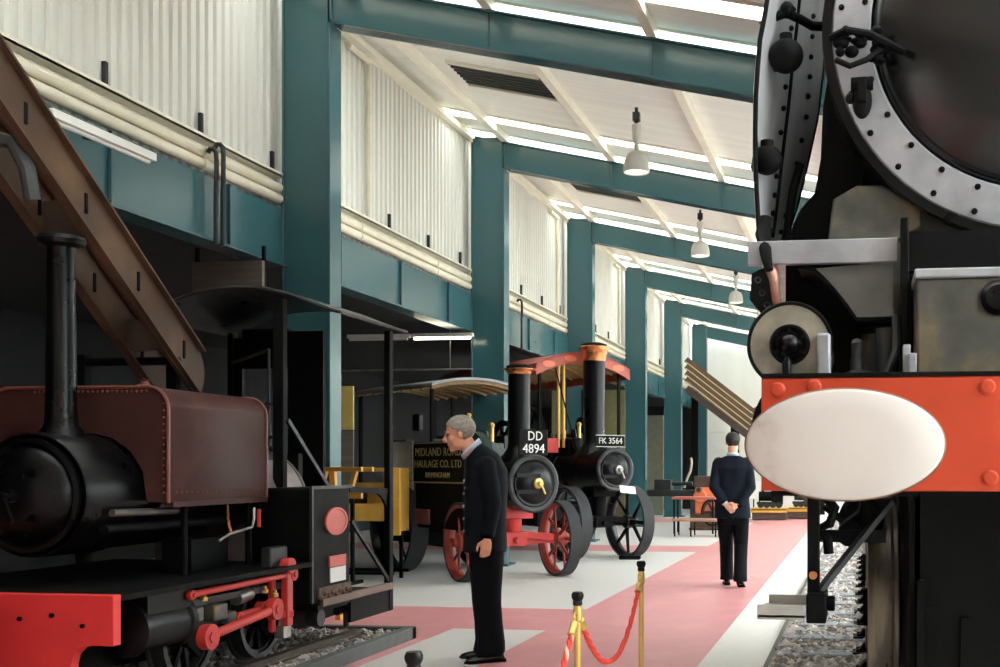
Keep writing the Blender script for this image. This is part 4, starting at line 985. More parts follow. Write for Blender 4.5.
Mx = Matrix.Translation((0,-.478,0)) @ Matrix.Rotation(pi/2,4,'X')
text_mesh('DD', .16, Matrix.Translation((.02,-.479,1.775)) @ Matrix.Rotation(pi/2,4,'X') @ Matrix.Diagonal((.9,1,1,1)), .003, 1.05, 'lettering', WHITEL, pl_)
text_mesh('4894', .16, Matrix.Translation((.0,-.479,1.62)) @ Matrix.Rotation(pi/2,4,'X'), .003, 1.0, 'lettering', WHITEL, pl_)
# side sheet with the haulier's lettering, pale bunker end
m = MB(); m.box(-.70,-.67,-.02,1.28,1.19,1.72); ss = make('side_sheet', m, BLACKM, g1, bevel=.006)
m = MB()
for z in (1.205,1.705): m.box(-.706,-.70,-.01,1.27,z-.008,z+.008)
make('edge_lining', m, GOLDT, ss)
def side_txt(s_, size, y, z, sp=1.0):
    # faces local -x, reads from rear (+y, image left) to front
    M_ = Matrix.Translation((-.705,y,z)) @ Matrix(((0,0,-1,0),(-1,0,0,0),(0,1,0,0),(0,0,0,1)))
    text_mesh(s_, size, M_, .002, sp, 'lettering', GOLDT, ss)
side_txt('MIDLAND ROAD', .15, .63, 1.585, 1.05); side_txt('HAULAGE CO. LTD', .135, .63, 1.435, 1.05); side_txt('BIRMINGHAM', .095, .63, 1.295, 1.1)
m = MB(); pts = []
for i in range(9):
    a = i/8; pts.append((-.70-.10*a*a, 1.30+.34*a))
ring0 = [(x,y,1.74) for x,y in pts]; ring1 = [(x,y,1.10+.16*(k/8)) for k,(x,y) in enumerate(pts)]
m.loft([ring0+[(x+.02,y,z) for x,y,z in reversed(ring0)], ring1+[(x+.02,y,z) for x,y,z in reversed(ring1)]])
be = make('bunker_side', m, PALE, g1, label='pale grey curved bunker side')
m = MB()
for q in range(5): m.ball((-.702,1.32,1.22+q*.1),.012,8,6)
m.box(-.80,-.69,1.28,1.66,1.73,1.755); make('rivets', m, BROWND, be)
m = MB(); m.box(-.5,.5,.9,2.7,.55,.9); m.box(-.66,-.45,.1,1.3,.62,1.2); make('side_tank', m, BLACKM, g1, bevel=.02)
m = MB(); m.box(-.69,-.5,.9,1.5,.66,.86); make('red_locker', m, mat('dull_red',(112,58,50),.5,var=.2), g1, bevel=.02)
m = MB(); m.lathe([(0,-.06),(.36,-.06),(.36,.06),(0,.06)],(-.45,.15,1.48),(1,0,0),44); make('motion_cover', m, DKGREEN, g1)
m = MB(); m.cyl((-.3,.55,1.85),(-.3,.55,2.05),.022); m.ball((-.3,.55,2.06),.03,10,8); m.cyl((-.2,.55,1.6),(-.2,.55,1.78),.03); m.bar((-.55,.4,1.52),(-.1,.4,1.52),.012,.02); make('whistle', m, BRASS, g1)
m = MB(); m.box(-.2,-.12,2.1,2.3,1.9,2.14); make('grey_lamp', m, DKGREY, g1, bevel=.02)
# farther engine: red canopy with orange ovals
FK = dict(wr=.555, ww=.2, track=1.1, zb=1.36, R=.31, ys=-.42, yb=.3, steer=radians(0), nsp=8, tyre=RUBBER, rim=BLACK, spk=BLACK, axle=BLACKM, ring=DKGREY, brass=False,
          body=BLACK, yc=.14, rc=.155, zt=3.24, taper=1.1, cap=1.36, yf=1.5, fr=.5, rr=.8, ye=3.3, yr=2.2, rx=.75, rw=.35, posts=(.55,2.2,3.6), px=.72, pz=1.0, chw=.84, ce=2.93, crise=.22, cy0=.42, cy1=3.9, ctop=CANRED, fascia=.14, fm=CANRED, tan=mat('ochre_lining',(176,146,84),.5,var=.12))
g2 = engine('traction_engine', 'black traction engine with red canopy and tall copper topped chimney, rear of the two', (-3.95,16.36,0), radians(46), FK)
m = MB(); m.box(-.25,.27,-.30,-.28,1.70,1.88); pl_ = make('number_plate', m, BLACKM, g2, bevel=.006)
m = MB(); 
for z in (1.705,1.875): m.box(-.25,.27,-.304,-.30,z-.005,z+.005)
m.bar((.0,-.28,1.72),(.0,-.1,1.66),.03,.03); make('plate_border', m, STEEL, pl_)
text_mesh('FK 3564', .125, Matrix.Translation((.01,-.304,1.79)) @ Matrix.Rotation(pi/2,4,'X'), .003, 1.0, 'lettering', mat('grey_lettering',(196,192,180),.5,var=.03), pl_)
m = MB(); m.prism([(.08,1.02),(.36,.99),(.34,1.10),(.06,1.13)],'y',-.47,-.46); m.bar((.1,-.46,1.06),(.08,-.40,1.12),.015,.015)
pa = make('notice_card', m, CARD, g2, label='white notice card')
m = MB()
for sx in (-.35,-.26): m.cyl((sx,.62,1.7),(sx,.62,3.0),.028,n=12)
make('brass_column', m, BRASS, g2)
m = MB(); m.box(-.62,-.42,.5,.52,1.62,1.84); make('red_panel', m, RODRED, g2, label='small red panel')
m = MB(); m.bar((-.5,.45,2.9),(-.2,.3,1.6),.02,.02); m.bar((.2,.5,2.95),(.0,.5,1.7),.02,.02); make('stay_rod', m, BLACKM, g2)
m = MB(); m.cyl((.75,1.7,2.7),(.75,1.7,2.2),.02); m.lathe([(0,-.3),(.11,-.3),(.13,-.2),(.1,0),(.04,.05),(0,.05)],(.75,1.7,2.2),n=18); make('hanging_lamp', m, BLACKM, g2)
m = MB(); m.box(-.16,.16,-.09,.09,0,.06)
o = make('wheel_chock', m, BLACKM, bevel=.01, label='small black chock on floor before right front wheel of red canopied engine', cat='chock'); o.location = tuple(at_d(630,559,16.7)[:2])+(0,); o.rotation_euler = (0,0,.1)
# ------------------------------------------------------------------ yellow trolley between the tank engine and the tractor
Y0 = 12.75; x0, x1 = -6.8, -5.70
t = thing('yellow_trolley', 'yellow ochre steel trolley standing behind the black cab of the tank engine', 'trolley', ((x0+x1)/2,Y0,0))
m = MB(); m.box(x0,x1,Y0+.5,Y0+.54,.93,1.20); m.box(x0,x1,Y0+.5,Y0+.54,1.34,1.39)
for x in (x0,x0+.25,x1-.3,x1-.04): m.box(x,x+.035,Y0+.5,Y0+.54,1.2,1.34)
make('back_panel', m, YELLOW, t, bevel=.005)
m = MB(); m.box(x0,x1,Y0,Y0+.05,.74,.95); make('front_rail', m, YELLOW, t, bevel=.005)
m = MB(); m.box(x1-.0,x1+.16,Y0-.05,Y0-.0,.57,1.39); m.box(x1+.0,x1+.03,Y0,Y0+.54,.60,1.39); make('end_panel', m, YELLOW, t, bevel=.005)
m = MB(); m.box(x0,x1,Y0+.05,Y0+.5,.9,.93); make('tray', m, mat('ochre_shade',(150,120,60),.6,var=.15), t)
for x in (x0+.03,x1-.07):
    for y in (Y0+.02,Y0+.46): m = MB(); m.box(x,x+.04,y,y+.04,0,.9); make('leg', m, BLACKM, t)
m = MB(); m.box(x0,x1+.05,Y0+.02,Y0+.05,.08,.12); m.box(x0,x1+.05,Y0+.46,Y0+.5,.08,.12); make('stretcher', m, BLACKM, t)
q_ = thing('yellow_trestle', 'yellow timber trestle right behind the cab of the maroon engine, before the first column', 'trestle', (-4.7,9.3,0))
m = MB(); m.box(-5.0,-4.36,9.18,9.22,1.36,1.40); m.box(-5.0,-4.36,9.40,9.44,1.36,1.40); m.box(-5.0,-4.36,9.18,9.22,1.12,1.2); make('top_rail', m, YELLOW, q_, bevel=.004)
for xx in (-4.96,-4.7,-4.42):
    m = MB(); m.bar((xx,9.2,1.37),(xx-.06,9.2,1.16),.035,.05,(0,1,0)); make('strut', m, YELLOW, q_)
for xx in (-4.95,-4.74):
    for s_ in (-1,1): m = MB(); m.bar((xx,9.31+s_*.1,1.37),(xx,9.31+s_*.22,0),.05,.05,(0,1,0)); make('leg', m, YELLOW, q_)
m = MB(); m.box(x0+.25,x0+.62,Y0+.15,Y0+.45,.93,1.10); m.cyl((x0+.4,Y0+.3,1.1),(x0+.4,Y0+.3,1.26),.05)
make('toolbox', m, BLACKM, bevel=.02, label='black box lying in the yellow trolley', cat='box')
# ------------------------------------------------------------------ aisle partitions and far end
m = MB(); m.box(-7.6,-5.75,26.5,26.6,0,3.3); struct('wall_partition', m, OLIVE, smooth=0)
m = MB(); m.box(-7.4,-5.7,31.5,31.6,0,2.9); m.box(-7.4,-5.7,31.44,31.5,2.8,2.9); struct('wall_partition_far', m, mat('grey_green_board',(128,130,112),.7,var=.1), smooth=0)
# slatted stair balustrade at far end
t = thing('staircase', 'wooden slatted stair flight coming down from left near the far cream wall', 'staircase', (-3.0,32.0,0))
YS_ = 32.0
pts = [(686,356),(748,404)]
A_ = at_y(686,356,YS_); B_ = at_y(752,407,YS_)
dz = [0,-.18,-.36,-.54,-.72]
for k in range(4):
    m = MB(); m.bar((A_.x,YS_,A_.z+dz[k]*1.05-.1),(B_.x,YS_,B_.z+dz[k]*1.05-.1),.05,.165); sr = make('rail', m, WOODB, t)
    m = MB(); m.bar((A_.x,YS_-.035,A_.z+dz[k]*1.05-.175),(B_.x,YS_-.035,B_.z+dz[k]*1.05-.175),.02,.03); make('edge_strip', m, WOODL, sr)
m = MB(); m.bar((A_.x,YS_+.5,A_.z-.95),(B_.x+.1,YS_+.5,B_.z-1.0),1.0,.2); make('stringer', m, BROWND, t)
m = MB(); v = at_y(733,430,YS_); m.box(v.x-.12,v.x+.12,YS_+.4,YS_+.6,0,2.75); m.box(A_.x+.1,A_.x+.3,YS_+.4,YS_+.6,0,A_.z-1.0); make('post', m, BLACKM, t)
for k in range(3):
    m = MB(); m.bar((B_.x,YS_,B_.z+dz[k]*1.0-.15),(B_.x+1.1,YS_+.2,B_.z+dz[k]*1.0+.55),.05,.15); make('upper_rail', m, WOODB, t)
m = MB(); m.box(B_.x-.05,B_.x+2.2,YS_+.0,YS_+1.2,B_.z-1.3,B_.z-1.15); make('landing', m, BROWND, t)
m = MB(); m.box(B_.x+1.9,B_.x+2.1,YS_+.4,YS_+.6,0,B_.z-1.3); make('post', m, BLACKM, t)
# red topped table, low platform, orange machine
t = thing('red_table', 'small red topped table with thin black legs, left of the walking man', 'table', tuple(at_d(697,530,23.3)[:2])+(0,))
c_ = at_d(697,530,23.3); m = MB(); m.box(c_.x-.5,c_.x+.42,c_.y-.28,c_.y+.28,.72,.77); make('tabletop', m, REDWOOD, t, bevel=.01)
for sx in (-.45,.37):
    for sy in (-.24,.24): m = MB(); m.cyl((c_.x+sx,c_.y+sy,0),(c_.x+sx,c_.y+sy,.72),.02,n=8); make('leg', m, BLACKM, t)
t = thing('low_platform', 'low brown slatted platform on thin legs in front of the red topped table', 'platform', tuple(at_d(705,533,22.3)[:2])+(0,))
c_ = at_d(705,533,22.3); m = MB()
for k in range(5): m.box(c_.x-.62,c_.x+.62,c_.y-.3+k*.12,c_.y-.2+k*.12,.31,.35)
make('slats', m, mat('brown_pink_slats',(168,128,108),.6,var=.12), t)
for sx in (-.58,-.25,.25,.58):
    for sy in (-.26,.26): m = MB(); m.cyl((c_.x+sx,c_.y+sy,0),(c_.x+sx,c_.y+sy,.31),.016,n=8); make('leg', m, BLACKM, t)
c_ = at_d(706,525,24.6)
t = thing('stationary_engine', 'orange red machine with brown top, beside the red topped table', 'machine', (c_.x,c_.y,0))
m = MB(); m.box(c_.x-.3,c_.x+.3,c_.y-.25,c_.y+.25,.0,.35); m.box(c_.x-.34,c_.x+.34,c_.y-.3,c_.y+.3,0,.06); make('base', m, BROWNS, t, bevel=.02)
m = MB(); m.box(c_.x-.22,c_.x+.28,c_.y-.2,c_.y+.2,.35,.95); m.cyl((c_.x-.1,c_.y-.26,.75),(c_.x-.1,c_.y+.2,.75),.15); make('body', m, CANORG, t, bevel=.03)
m = MB(); m.box(c_.x-.25,c_.x+.2,c_.y-.18,c_.y+.18,.95,1.2); m.cyl((c_.x-.12,c_.y-.2,.9),(c_.x-.12,c_.y-.32,.9),.06); make('head', m, BROWND, t, bevel=.02)
spoked_wheel(t, (c_.x+.2,c_.y-.3,.4), .3, .06, 6, BLACKM, BROWND, BROWND, radians(90)-.4, 'wheel', .05)
# machine lathe like shape in the dark between columns
c_ = at_d(672,528,26.5)
t = thing('lathe', 'dark bench machine with tall pale lever between the far columns', 'machine', (c_.x,c_.y,0))
m = MB(); m.box(c_.x-.8,c_.x+.7,c_.y-.25,c_.y+.25,.7,.85); m.box(c_.x-.4,c_.x+.0,c_.y-.2,c_.y+.2,.85,1.1); m.cyl((c_.x-.4,c_.y,1.0),(c_.x+.5,c_.y,1.0),.05); make('bed', m, DKGREY, t, bevel=.01)
for sx in (-.7,.55): m = MB(); m.box(c_.x+sx-.08,c_.x+sx+.08,c_.y-.2,c_.y+.2,0,.7); make('leg', m, DKGREY, t, bevel=.01)
m = MB(); m.tube([(c_.x+.3,c_.y,.9),(c_.x+.38,c_.y,1.15),(c_.x+.45,c_.y,1.3),(c_.x+.48,c_.y,1.5),(c_.x+.46,c_.y,1.62)],.03,8); make('lever', m, PALE, t)
# low display plinths on the right of the walking man
for k,(px0,px1,D_,lab) in enumerate(((752,786,29.0,'long low yellow edged plinth with dark models, right of the walking man'),(788,818,29.6,'low yellow edged plinth farther right, partly behind the step hanger'))):
    a_ = at_d(px0,516,D_); b_ = at_d(px1,516,D_); z0 = 0
    t = thing('display_plinth', lab, 'plinth', (a_.x,a_.y,0), group='yellow edged display plinths')
    m = MB(); m.box(a_.x,b_.x,a_.y,a_.y+.9,0.02,.22); make('base', m, BROWND, t)
    m = MB(); m.box(a_.x-.03,b_.x+.03,a_.y-.04,a_.y,.20,.30); m.box(a_.x-.03,b_.x+.03,a_.y-.04,a_.y+.9,.27,.31); make('edge_board', m, YELLOW, t)
    t = thing('model_engine', ('dark model locomotive on the long low plinth','dark model wagon on the farther right plinth')[k], 'model', ((a_.x+b_.x)/2,a_.y+.4,.31), group='models on the plinths')
    x0, x1 = a_.x+.1, b_.x-.1; yy = a_.y+.4
    m = MB(); m.box(x0,x1,yy-.12,yy+.12,.40,.47); m.cyl((x0+.05,yy,.62),(x1-.3,yy,.62),.13); m.box(x1-.3,x1,yy-.14,yy+.14,.47,.82); m.cyl((x0+.15,yy,.7),(x0+.15,yy,.86),.04); make('body', m, (BLACKM,DKGREY)[k], t, bevel=.01)
    for q in range(4): m = MB(); xx = x0+.1+(x1-x0-.2)*q/3; m.cyl((xx,yy-.13,.39),(xx,yy-.10,.39),.08,n=20); m.cyl((xx,yy+.10,.39),(xx,yy+.13,.39),.08,n=20); make('wheel', m, DKGREY, t)
for k,(px0,px1,z0,z1) in enumerate(((750,763,.5,1.0),(786,800,.25,.8))):
    a_ = at_d(px0,500,31); b_ = at_d(px1,500,31)
    t = thing('notice_stand', ('white notice stand behind the long plinth, right of the walking man','white notice stand between the two low plinths')[k], 'notice board', (a_.x,a_.y,0), group='white notice stands')
    m = MB(); m.box(a_.x,b_.x,a_.y,a_.y+.03,z0,z1); make('board', m, CARD, t)
    m = MB(); m.cyl((a_.x+.1,a_.y+.05,0),(a_.x+.1,a_.y+.05,z1),.02); make('post', m, BLACKM, t)
    m = MB(); m.cyl((b_.x-.1,a_.y+.05,0),(b_.x-.1,a_.y+.05,z1),.02); make('post', m, BLACKM, t)
# ------------------------------------------------------------------ barrier posts and ropes
PX = -1.0
posts = [(PX-.035, at_d(412,662,2.57).y), (PX+.03, at_d(577,600,3.80).y), (PX, at_d(640,566,5.05).y)]
bp0 = None
labs = ['black capped brass barrier post nearest the camera, by the bottom edge','brass barrier post in the middle, with two rope hooks','brass barrier post farthest from the camera, at the end of the red rope']
for k,(x,y) in enumerate(posts):
    if bp0 is None:
        t = thing('barrier_post', labs[k], 'barrier post', (x,y,0), group='brass barrier posts', local=True); bp0 = t
        m = MB(); m.cyl((0,0,.02),(0,0,.91),.0118,n=20); make('pole', m, BRASS, t)
        m = MB(); m.lathe([(0,0),(.15,0),(.15,.012),(.13,.025),(.03,.04),(.022,.06),(0,.06)], n=36); make('base', m, BRASS, t)
        m = MB(); m.lathe([(.012,.865),(.0165,.87),(.0165,.905),(.0135,.912),(.0135,.922)], n=20)
        for sy in (-1,1): m.tube([(0,sy*.012,.892),(0,sy*.036,.898),(0,sy*.046,.886),(0,sy*.044,.868)],.0055,8)
        make('hook_collar', m, BRASS, t)
        m = MB(); m.lathe([(.012,.92),(.0165,.925),(.0165,.934),(.015,.938),(.0185,.944),(.0215,.952),(.0215,.96),(.017,.969),(0,.971)], n=24); make('cap', m, BLACK, t)
    else:
        t = copy_tree(bp0); t.location = (x,y,0); t['label'] = labs[k]
def rope(p, q, sag, label, twist):
    t = thing('barrier_rope', label, 'rope', (p[0],p[1],.3), group='barrier ropes')
    P_, Q_ = Vector(p), Vector(q); N = 90; c_ = []
    for i in range(N+1):
        a = i/N; v = P_.lerp(Q_,a); v.z -= sag*(1-(2*a-1)**2)**1.0*1.0; c_.append(v)
    m1, m2 = MB(), MB()
    for k in range(3):
        pts = []; L_ = 0
        for i,v in enumerate(c_):
            if i: L_ += (v-c_[i-1]).length
            d = (c_[min(i+1,N)]-c_[max(i-1,0)]).normalized(); s_ = d.cross(Vector((1,0,0))).normalized(); u = s_.cross(d)
            a = L_*twist+2*pi*k/3; pts.append(v+(s_*cos(a)+u*sin(a))*.0058)
        (m1 if k < 2 else m2).tube(pts,.0062,7)
    make('strand', m1, ROPER, t); make('pale_strand', m2, ROPEW if twist < 120 else ROPER, t)
    m = MB()
    for a,b in ((c_[0],c_[5]),(c_[-1],c_[-6])):
        d = (b-a).normalized(); m.lathe([(.007,-.012),(.0135,-.008),(.0135,.038),(.0155,.042),(.0125,.046)], a, d, 18)
    make('brass_end', m, BRASS, t)
x,y = posts[1]; x2,y2 = posts[2]; x3,y3 = posts[0]
rope((x,y+.046,.862),(x2,y2-.046,.862),.235,'smooth red rope hanging between the middle and the farthest brass posts',170)
rope((x,y-.046,.862),(x3,y3+.046,.862),.33,'pale striped red rope from the middle post toward the nearest post',75)
# ------------------------------------------------------------------ people
def fuse(name, mb, mats, parent, voxel, smooth_it=4, **k):
    """grow one continuous surface out of overlapping volumes"""
    o = make('tmp', mb, mats, None, smooth=0)
    r = o.modifiers.new('r', 'REMESH'); r.mode = 'VOXEL'; r.voxel_size = voxel
    s = o.modifiers.new('s', 'SMOOTH'); s.factor = .5; s.iterations = smooth_it
    dg = bpy.context.evaluated_depsgraph_get(); dg.update()
    me = bpy.data.meshes.new_from_object(o.evaluated_get(dg)); me.name = name
    old = o.data; bpy.data.objects.remove(o); bpy.data.meshes.remove(old)
    me.materials.clear(); me.materials.append(mats)
    me.polygons.foreach_set('use_smooth', [True]*len(me.polygons)); me.update()
    ob = bpy.data.objects.new(name, me); COL.objects.link(ob); ob.parent = parent
    prop(ob, **k)
    return ob
def rings(m, secs, n=28, p=2.4):
    """stack of horizontal superellipse rings: (f, l, z, rf, rl, tilt)"""
    R_ = []
    for s in secs:
        f, l, z, rf, rl = s[:5]; tilt = s[5] if len(s) > 5 else 0
        r_ = []
        for i in range(n):
            a = 2*pi*i/n; c_, s_ = cos(a), sin(a)
            x = rf*(abs(c_)**(2/p))*(1 if c_ >= 0 else -1); y = rl*(abs(s_)**(2/p))*(1 if s_ >= 0 else -1)
            r_.append((f+x*cos(tilt), l+y, z-x*sin(tilt)))
        R_.append(r_)
    m.loft(R_)
def head_parts(m, M, neck0, nose=1.0):
    m.T = M
    m.ball((-.012,0,.035),(.100,.077,.086),24,16); m.ball((.030,0,-.028),(.066,.060,.086),20,14)
    m.ball((.048,0,-.078),(.044,.044,.034),16,10); m.ball((.078,0,-.098),(.020,.024,.018),12,8)
    m.tube([(.090,0,.022),(.104,0,.0),(.118*nose,0,-.022),(.112,0,-.034)],[.010,.012,.015,.010],10)
    m.ball((.104,.011,-.032),(.012,.011,.009),10,8); m.ball((.104,-.011,-.032),(.012,.011,.009),10,8)
    m.ball((.078,.026,.024),(.020,.026,.010),12,8); m.ball((.078,-.026,.024),(.020,.026,.010),12,8)
    m.ball((.092,0,-.056),(.012,.024,.008),12,8); m.ball((.089,0,-.070),(.013,.022,.008),12,8)
    for s in (-1,1):
        m.ball((.058,s*.036,-.022),(.032,.026,.030),12,8); m.ball((-.006,s*.079,-.008),(.020,.010,.032),12,8); m.ball((.022,s*.042,-.062),(.046,.02,.04),14,10)
    m.T = Matrix.Identity(4)
    top = M @ Vector((-.025,0,-.055)); m.tube([neck0, Vector(neck0).lerp(top,.5), top],[.066,.056,.056],18)
def hair_cap(name, M, mat_, parent, keep, grow=.006, seed=1):
    m = MB(); rnd = random.Random(seed); n, k = 48, 30; vs = []; fs = []
    m0 = MB(); m0.ball((-.014,0,.037),(.100+grow,.078+grow,.088+grow),n,k)
    used = {}
    for f in m0.f:
        c_ = sum((Vector(m0.v[i]) for i in f), Vector())/len(f)
        if keep(c_):
            idx = []
            for i in f:
                if i not in used:
                    v = Vector(m0.v[i]); q = Vector((-.014,0,.037)); d = (v-q)
                    used[i] = len(vs); vs.append(q+d*(1+.018*rnd.uniform(-1,1)+.012*sin(40*v.y)))
                idx.append(used[i])
            fs.append(tuple(idx))
    m.T = M; m.add(vs, fs)
    o = make(name, m, mat_, parent, smooth=180)
    s = o.modifiers.new('thick','SOLIDIFY'); s.thickness = .014; s.offset = -.6
    b = o.modifiers.new('sub','SUBSURF'); b.levels = 1; b.render_levels = 1
    return o
def hand(m, wrist, d, side, curl, palm_n, size=1.0):
    """palm plus five curled fingers; d = direction of the fingers, side = towards the thumb, palm_n = out of the palm"""
    w = Vector(wrist); d = Vector(d).normalized(); s = Vector(side); s = (s-d*s.dot(d)).normalized(); pn = d.cross(s)
    if pn.dot(Vector(palm_n)) < 0: pn = -pn
    k = size; c_ = w+d*.05*k
    R_ = []
    for t, rw, rt in ((0,.026,.019),(.03,.036,.017),(.065,.040,.015),(.088,.038,.012)):
        R_.append([w+d*t*k+s*(rw*k*cos(2*pi*i/16))+pn*(rt*k*sin(2*pi*i/16)) for i in range(16)])
    m.loft(R_)
    for i,(off,L_) in enumerate(((.028,.072),(.010,.080),(-.010,.074),(-.028,.058))):
        p0 = w+d*.078*k+s*off*k; pts = [p0]; a = curl*.35; p = p0
        for seg,fr in enumerate((.45,.32,.23)):
            p = p+(d*cos(a)+pn*sin(a))*(L_*fr*k); pts.append(p); a += curl*(1+.08*i)
        m.tube(pts,[.0095*k,.0092*k,.0082*k,.0065*k],10); m.ball(tuple(pts[-1]),.0065*k,8,6)
    t0 = w+d*.025*k+s*.026*k; t1 = t0+(d*.6+s*.7+pn*.25).normalized()*.035*k; t2 = t1+(d*.9+s*.2+pn*.4).normalized()*.030*k; t3 = t2+(d*.9-s*.1+pn*.45).normalized()*.022*k
    m.tube([t0,t1,t2,t3],[.014*k,.012*k,.010*k,.0075*k],10); m.ball(tuple(t3),.0075*k,8,6)
def shoe(name, parent, f, l, yaw, z=0.0, pitch=0.0):
    M = Matrix.Translation((f,l,z)) @ Matrix.Rotation(yaw,4,'Z') @ Matrix.Rotation(pitch,4,'Y')
    m = MB(); m.T = M
    rr = []
    for x, w, h in ((-.085,.028,.05),(-.07,.037,.085),(-.03,.038,.10),(.02,.037,.085),(.07,.042,.062),(.12,.047,.052),(.165,.042,.042),(.19,.025,.03),(.198,.010,.022)):
        r_ = [(x,-w,.012),(x,-w*1.0,h*.45),(x,-w*.7,h*.85),(x,0,h),(x,w*.7,h*.85),(x,w,h*.45),(x,w,.012)]
        rr.append(r_)
    m.loft(rr); o = make(name, m, SHOE, parent, smooth=60, sub=1)
    m = MB(); m.T = M; m.prism([(-.09,-.03),(-.04,-.04),(.05,-.04),(.13,-.05),(.18,-.043),(.205,-.0),(.18,.043),(.13,.05),(.05,.04),(-.04,.04),(-.09,.03)],'z',0,.014); m.box(-.09,-.02,-.037,.037,0,.024); make('sole', m, BLACKM, o)
    return o

# --- attendant in dark uniform, seen in profile, head bowed
p1 = thing('person', 'man in dark uniform with grey hair standing in profile, looking down to the left', 'person', (-2.69,7.69,0), pi-radians(-17), local=True)
HM = Matrix.Translation((.192,0,1.640)) @ Matrix.Rotation(radians(13),4,'Y')
b = MB(); head_parts(b, HM, (.085,0,1.47), 1.02)
rings(b, [(.03,0,1.47,.07,.09),(.02,0,1.42,.09,.15),(.0,0,1.32,.105,.155),(.0,0,1.15,.105,.14),(.0,0,1.0,.105,.14),(.0,0,.86,.10,.145),(.0,0,.80,.08,.12)])
for s in (-1,1): b.tube([(-.005,s*.09,.86),(-.005,s*.085,.46),(-.045,s*.08,.10),(-.03,s*.08,.06)],[.075,.052,.040,.04],14); b.tube([(-.04,s*.08,.05),(.04,s*.085,.035)],[.03,.02],10)
LA = [(-.0,.18,1.41),(-.055,.225,1.14),(-.015,.235,.915)]; RA = [(-.0,-.185,1.41),(-.02,-.225,1.14),(.05,-.22,.93)]
for arm in (LA,RA): b.tube(arm,[.05,.04,.028],12)
hand(b, (-.012,.237,.895), (.14,.02,-1), (1,.15,.1), .55, (0,-1,0), 1.0); hand(b, (.055,-.22,.91), (.15,-.0,-1), (1,-.15,.1), .5, (0,1,0), 1.0)
fuse('body', b, SKIN, p1, .0058, 3)
j = MB()
rings(j, [(.10,0,1.513,.075,.072,.85),(.072,0,1.478,.105,.135,.75),(.03,0,1.425,.135,.19,.5),(.0,0,1.345,.15,.212,.2),(.005,0,1.25,.155,.205),(.008,0,1.12,.152,.19),(.01,0,1.00,.150,.19),(.012,0,.88,.155,.20),(.012,0,.79,.158,.205)], p=2.6)
for arm,e in ((LA,.0),(RA,.0)):
    a0,a1,a2 = [Vector(v) for v in arm]
    j.ball(tuple(a0+Vector((0,0,.0))),(.072,.06,.065),16,10); j.tube([a0,a0.lerp(a1,.5),a1,a1.lerp(a2,.5),a2+Vector((0,0,-.005))],[.070,.066,.060,.054,.047],16)
jk = fuse('jacket', j, SUIT, p1, .010, 5)
t_ = MB()
rings(t_, [(.005,0,.86,.13,.175),(.0,0,.78,.13,.172),(-.0,0,.72,.12,.165)])
for s in (-1,1):
    o_ = .01*s
    R_ = []
    for f,z,rf,rl in ((.0,.80,.125,.088),(.0,.66,.118,.086),(.0,.52,.108,.08),(-.004,.42,.102,.076),(-.02,.28,.096,.074),(-.035,.14,.098,.074),(-.03,.075,.104,.074),(-.02,.05,.10,.07)):
        R_.append((f+(.03 if s < 0 else 0)*(1-z/.8),s*.088,z,rf,rl))
    rings(t_, R_, 24, 2.2)
fuse('trousers', t_, TROUS, p1, .010, 4)
hair_cap('hair', HM, HAIRG, p1, lambda c: ((c.x < .012 and c.z > -.045+.25*max(0,c.x+.05)) or (c.z > .065+.0*c.x and c.x < .078) or (c.x < .045 and c.z > .035)) , .007, 3)
m = MB(); m.T = HM
for s in (-1,1): m.tube([(.094,s*.014,.032),(.094,s*.028,.036),(.082,s*.046,.030)],[.004,.006,.003],6)
make('eyebrows', m, HAIRG, p1)
m = MB(); m.T = HM
for s in (-1,1): m.ball((.086,s*.029,.008),(.010,.014,.007),10,8)
make('eyes', m, mat('eye_dark',(70,54,46),.3,var=.1), p1)
m = MB(); m.T = HM; m.tube([(.094,-.022,-.063),(.103,0,-.063),(.094,.022,-.063)],.003,6); make('mouth', m, mat('lip',(150,86,76),.5,var=.1), p1)
m = MB()
R_ = []
for dz,k in ((0,1.0),(.03,1.0),(.042,.97)):
    R_.append([(.102+.45*dz+(.066*k)*cos(2*pi*i/28), .070*k*sin(2*pi*i/28), 1.515+.8*dz-.062*cos(2*pi*i/28)) for i in range(28)])
m.loft(R_, cap=False); cl = make('shirt_collar', m, SHIRT, p1, smooth=60); s_ = cl.modifiers.new('t','SOLIDIFY'); s_.thickness = .006
m = MB()
for z in (1.30,1.21,1.12,1.03,.94): m.lathe([(.012,0),(.012,.006),(.006,.009),(0,.01)], (.157,.08,z), (1,.25,.1), 14)
make('jacket_button', m, mat('silver_button',(206,206,200),.25,metal=.6,var=.05), jk)
m = MB(); m.box(.10,.146,.10,.155,1.235,1.262); m.box(.10,.146,.10,.16,.92,.955)
make('pocket_flap', m, SUIT, jk, bevel=.006)
m = MB(); m.lathe([(.010,0),(.010,.005),(0,.008)], (.145,.125,1.25), (1,.3,.0), 12); m.ball((.0,.15,1.468),(.008,.008,.006),8,6); make('pocket_button', m, mat('silver_stud',(196,196,190),.3,metal=.6,var=.05), jk)
m = MB(); m.T = Matrix.Translation((0,.16,1.462)) @ Matrix.Rotation(radians(-20),4,'X'); m.box(-.025,.03,-.06,.05,-.004,.012); make('epaulette', m, SUIT, jk, bevel=.004)
shoe('shoe', p1, -.045, .09, radians(14)); shoe('shoe', p1, .0, -.095, radians(-6))

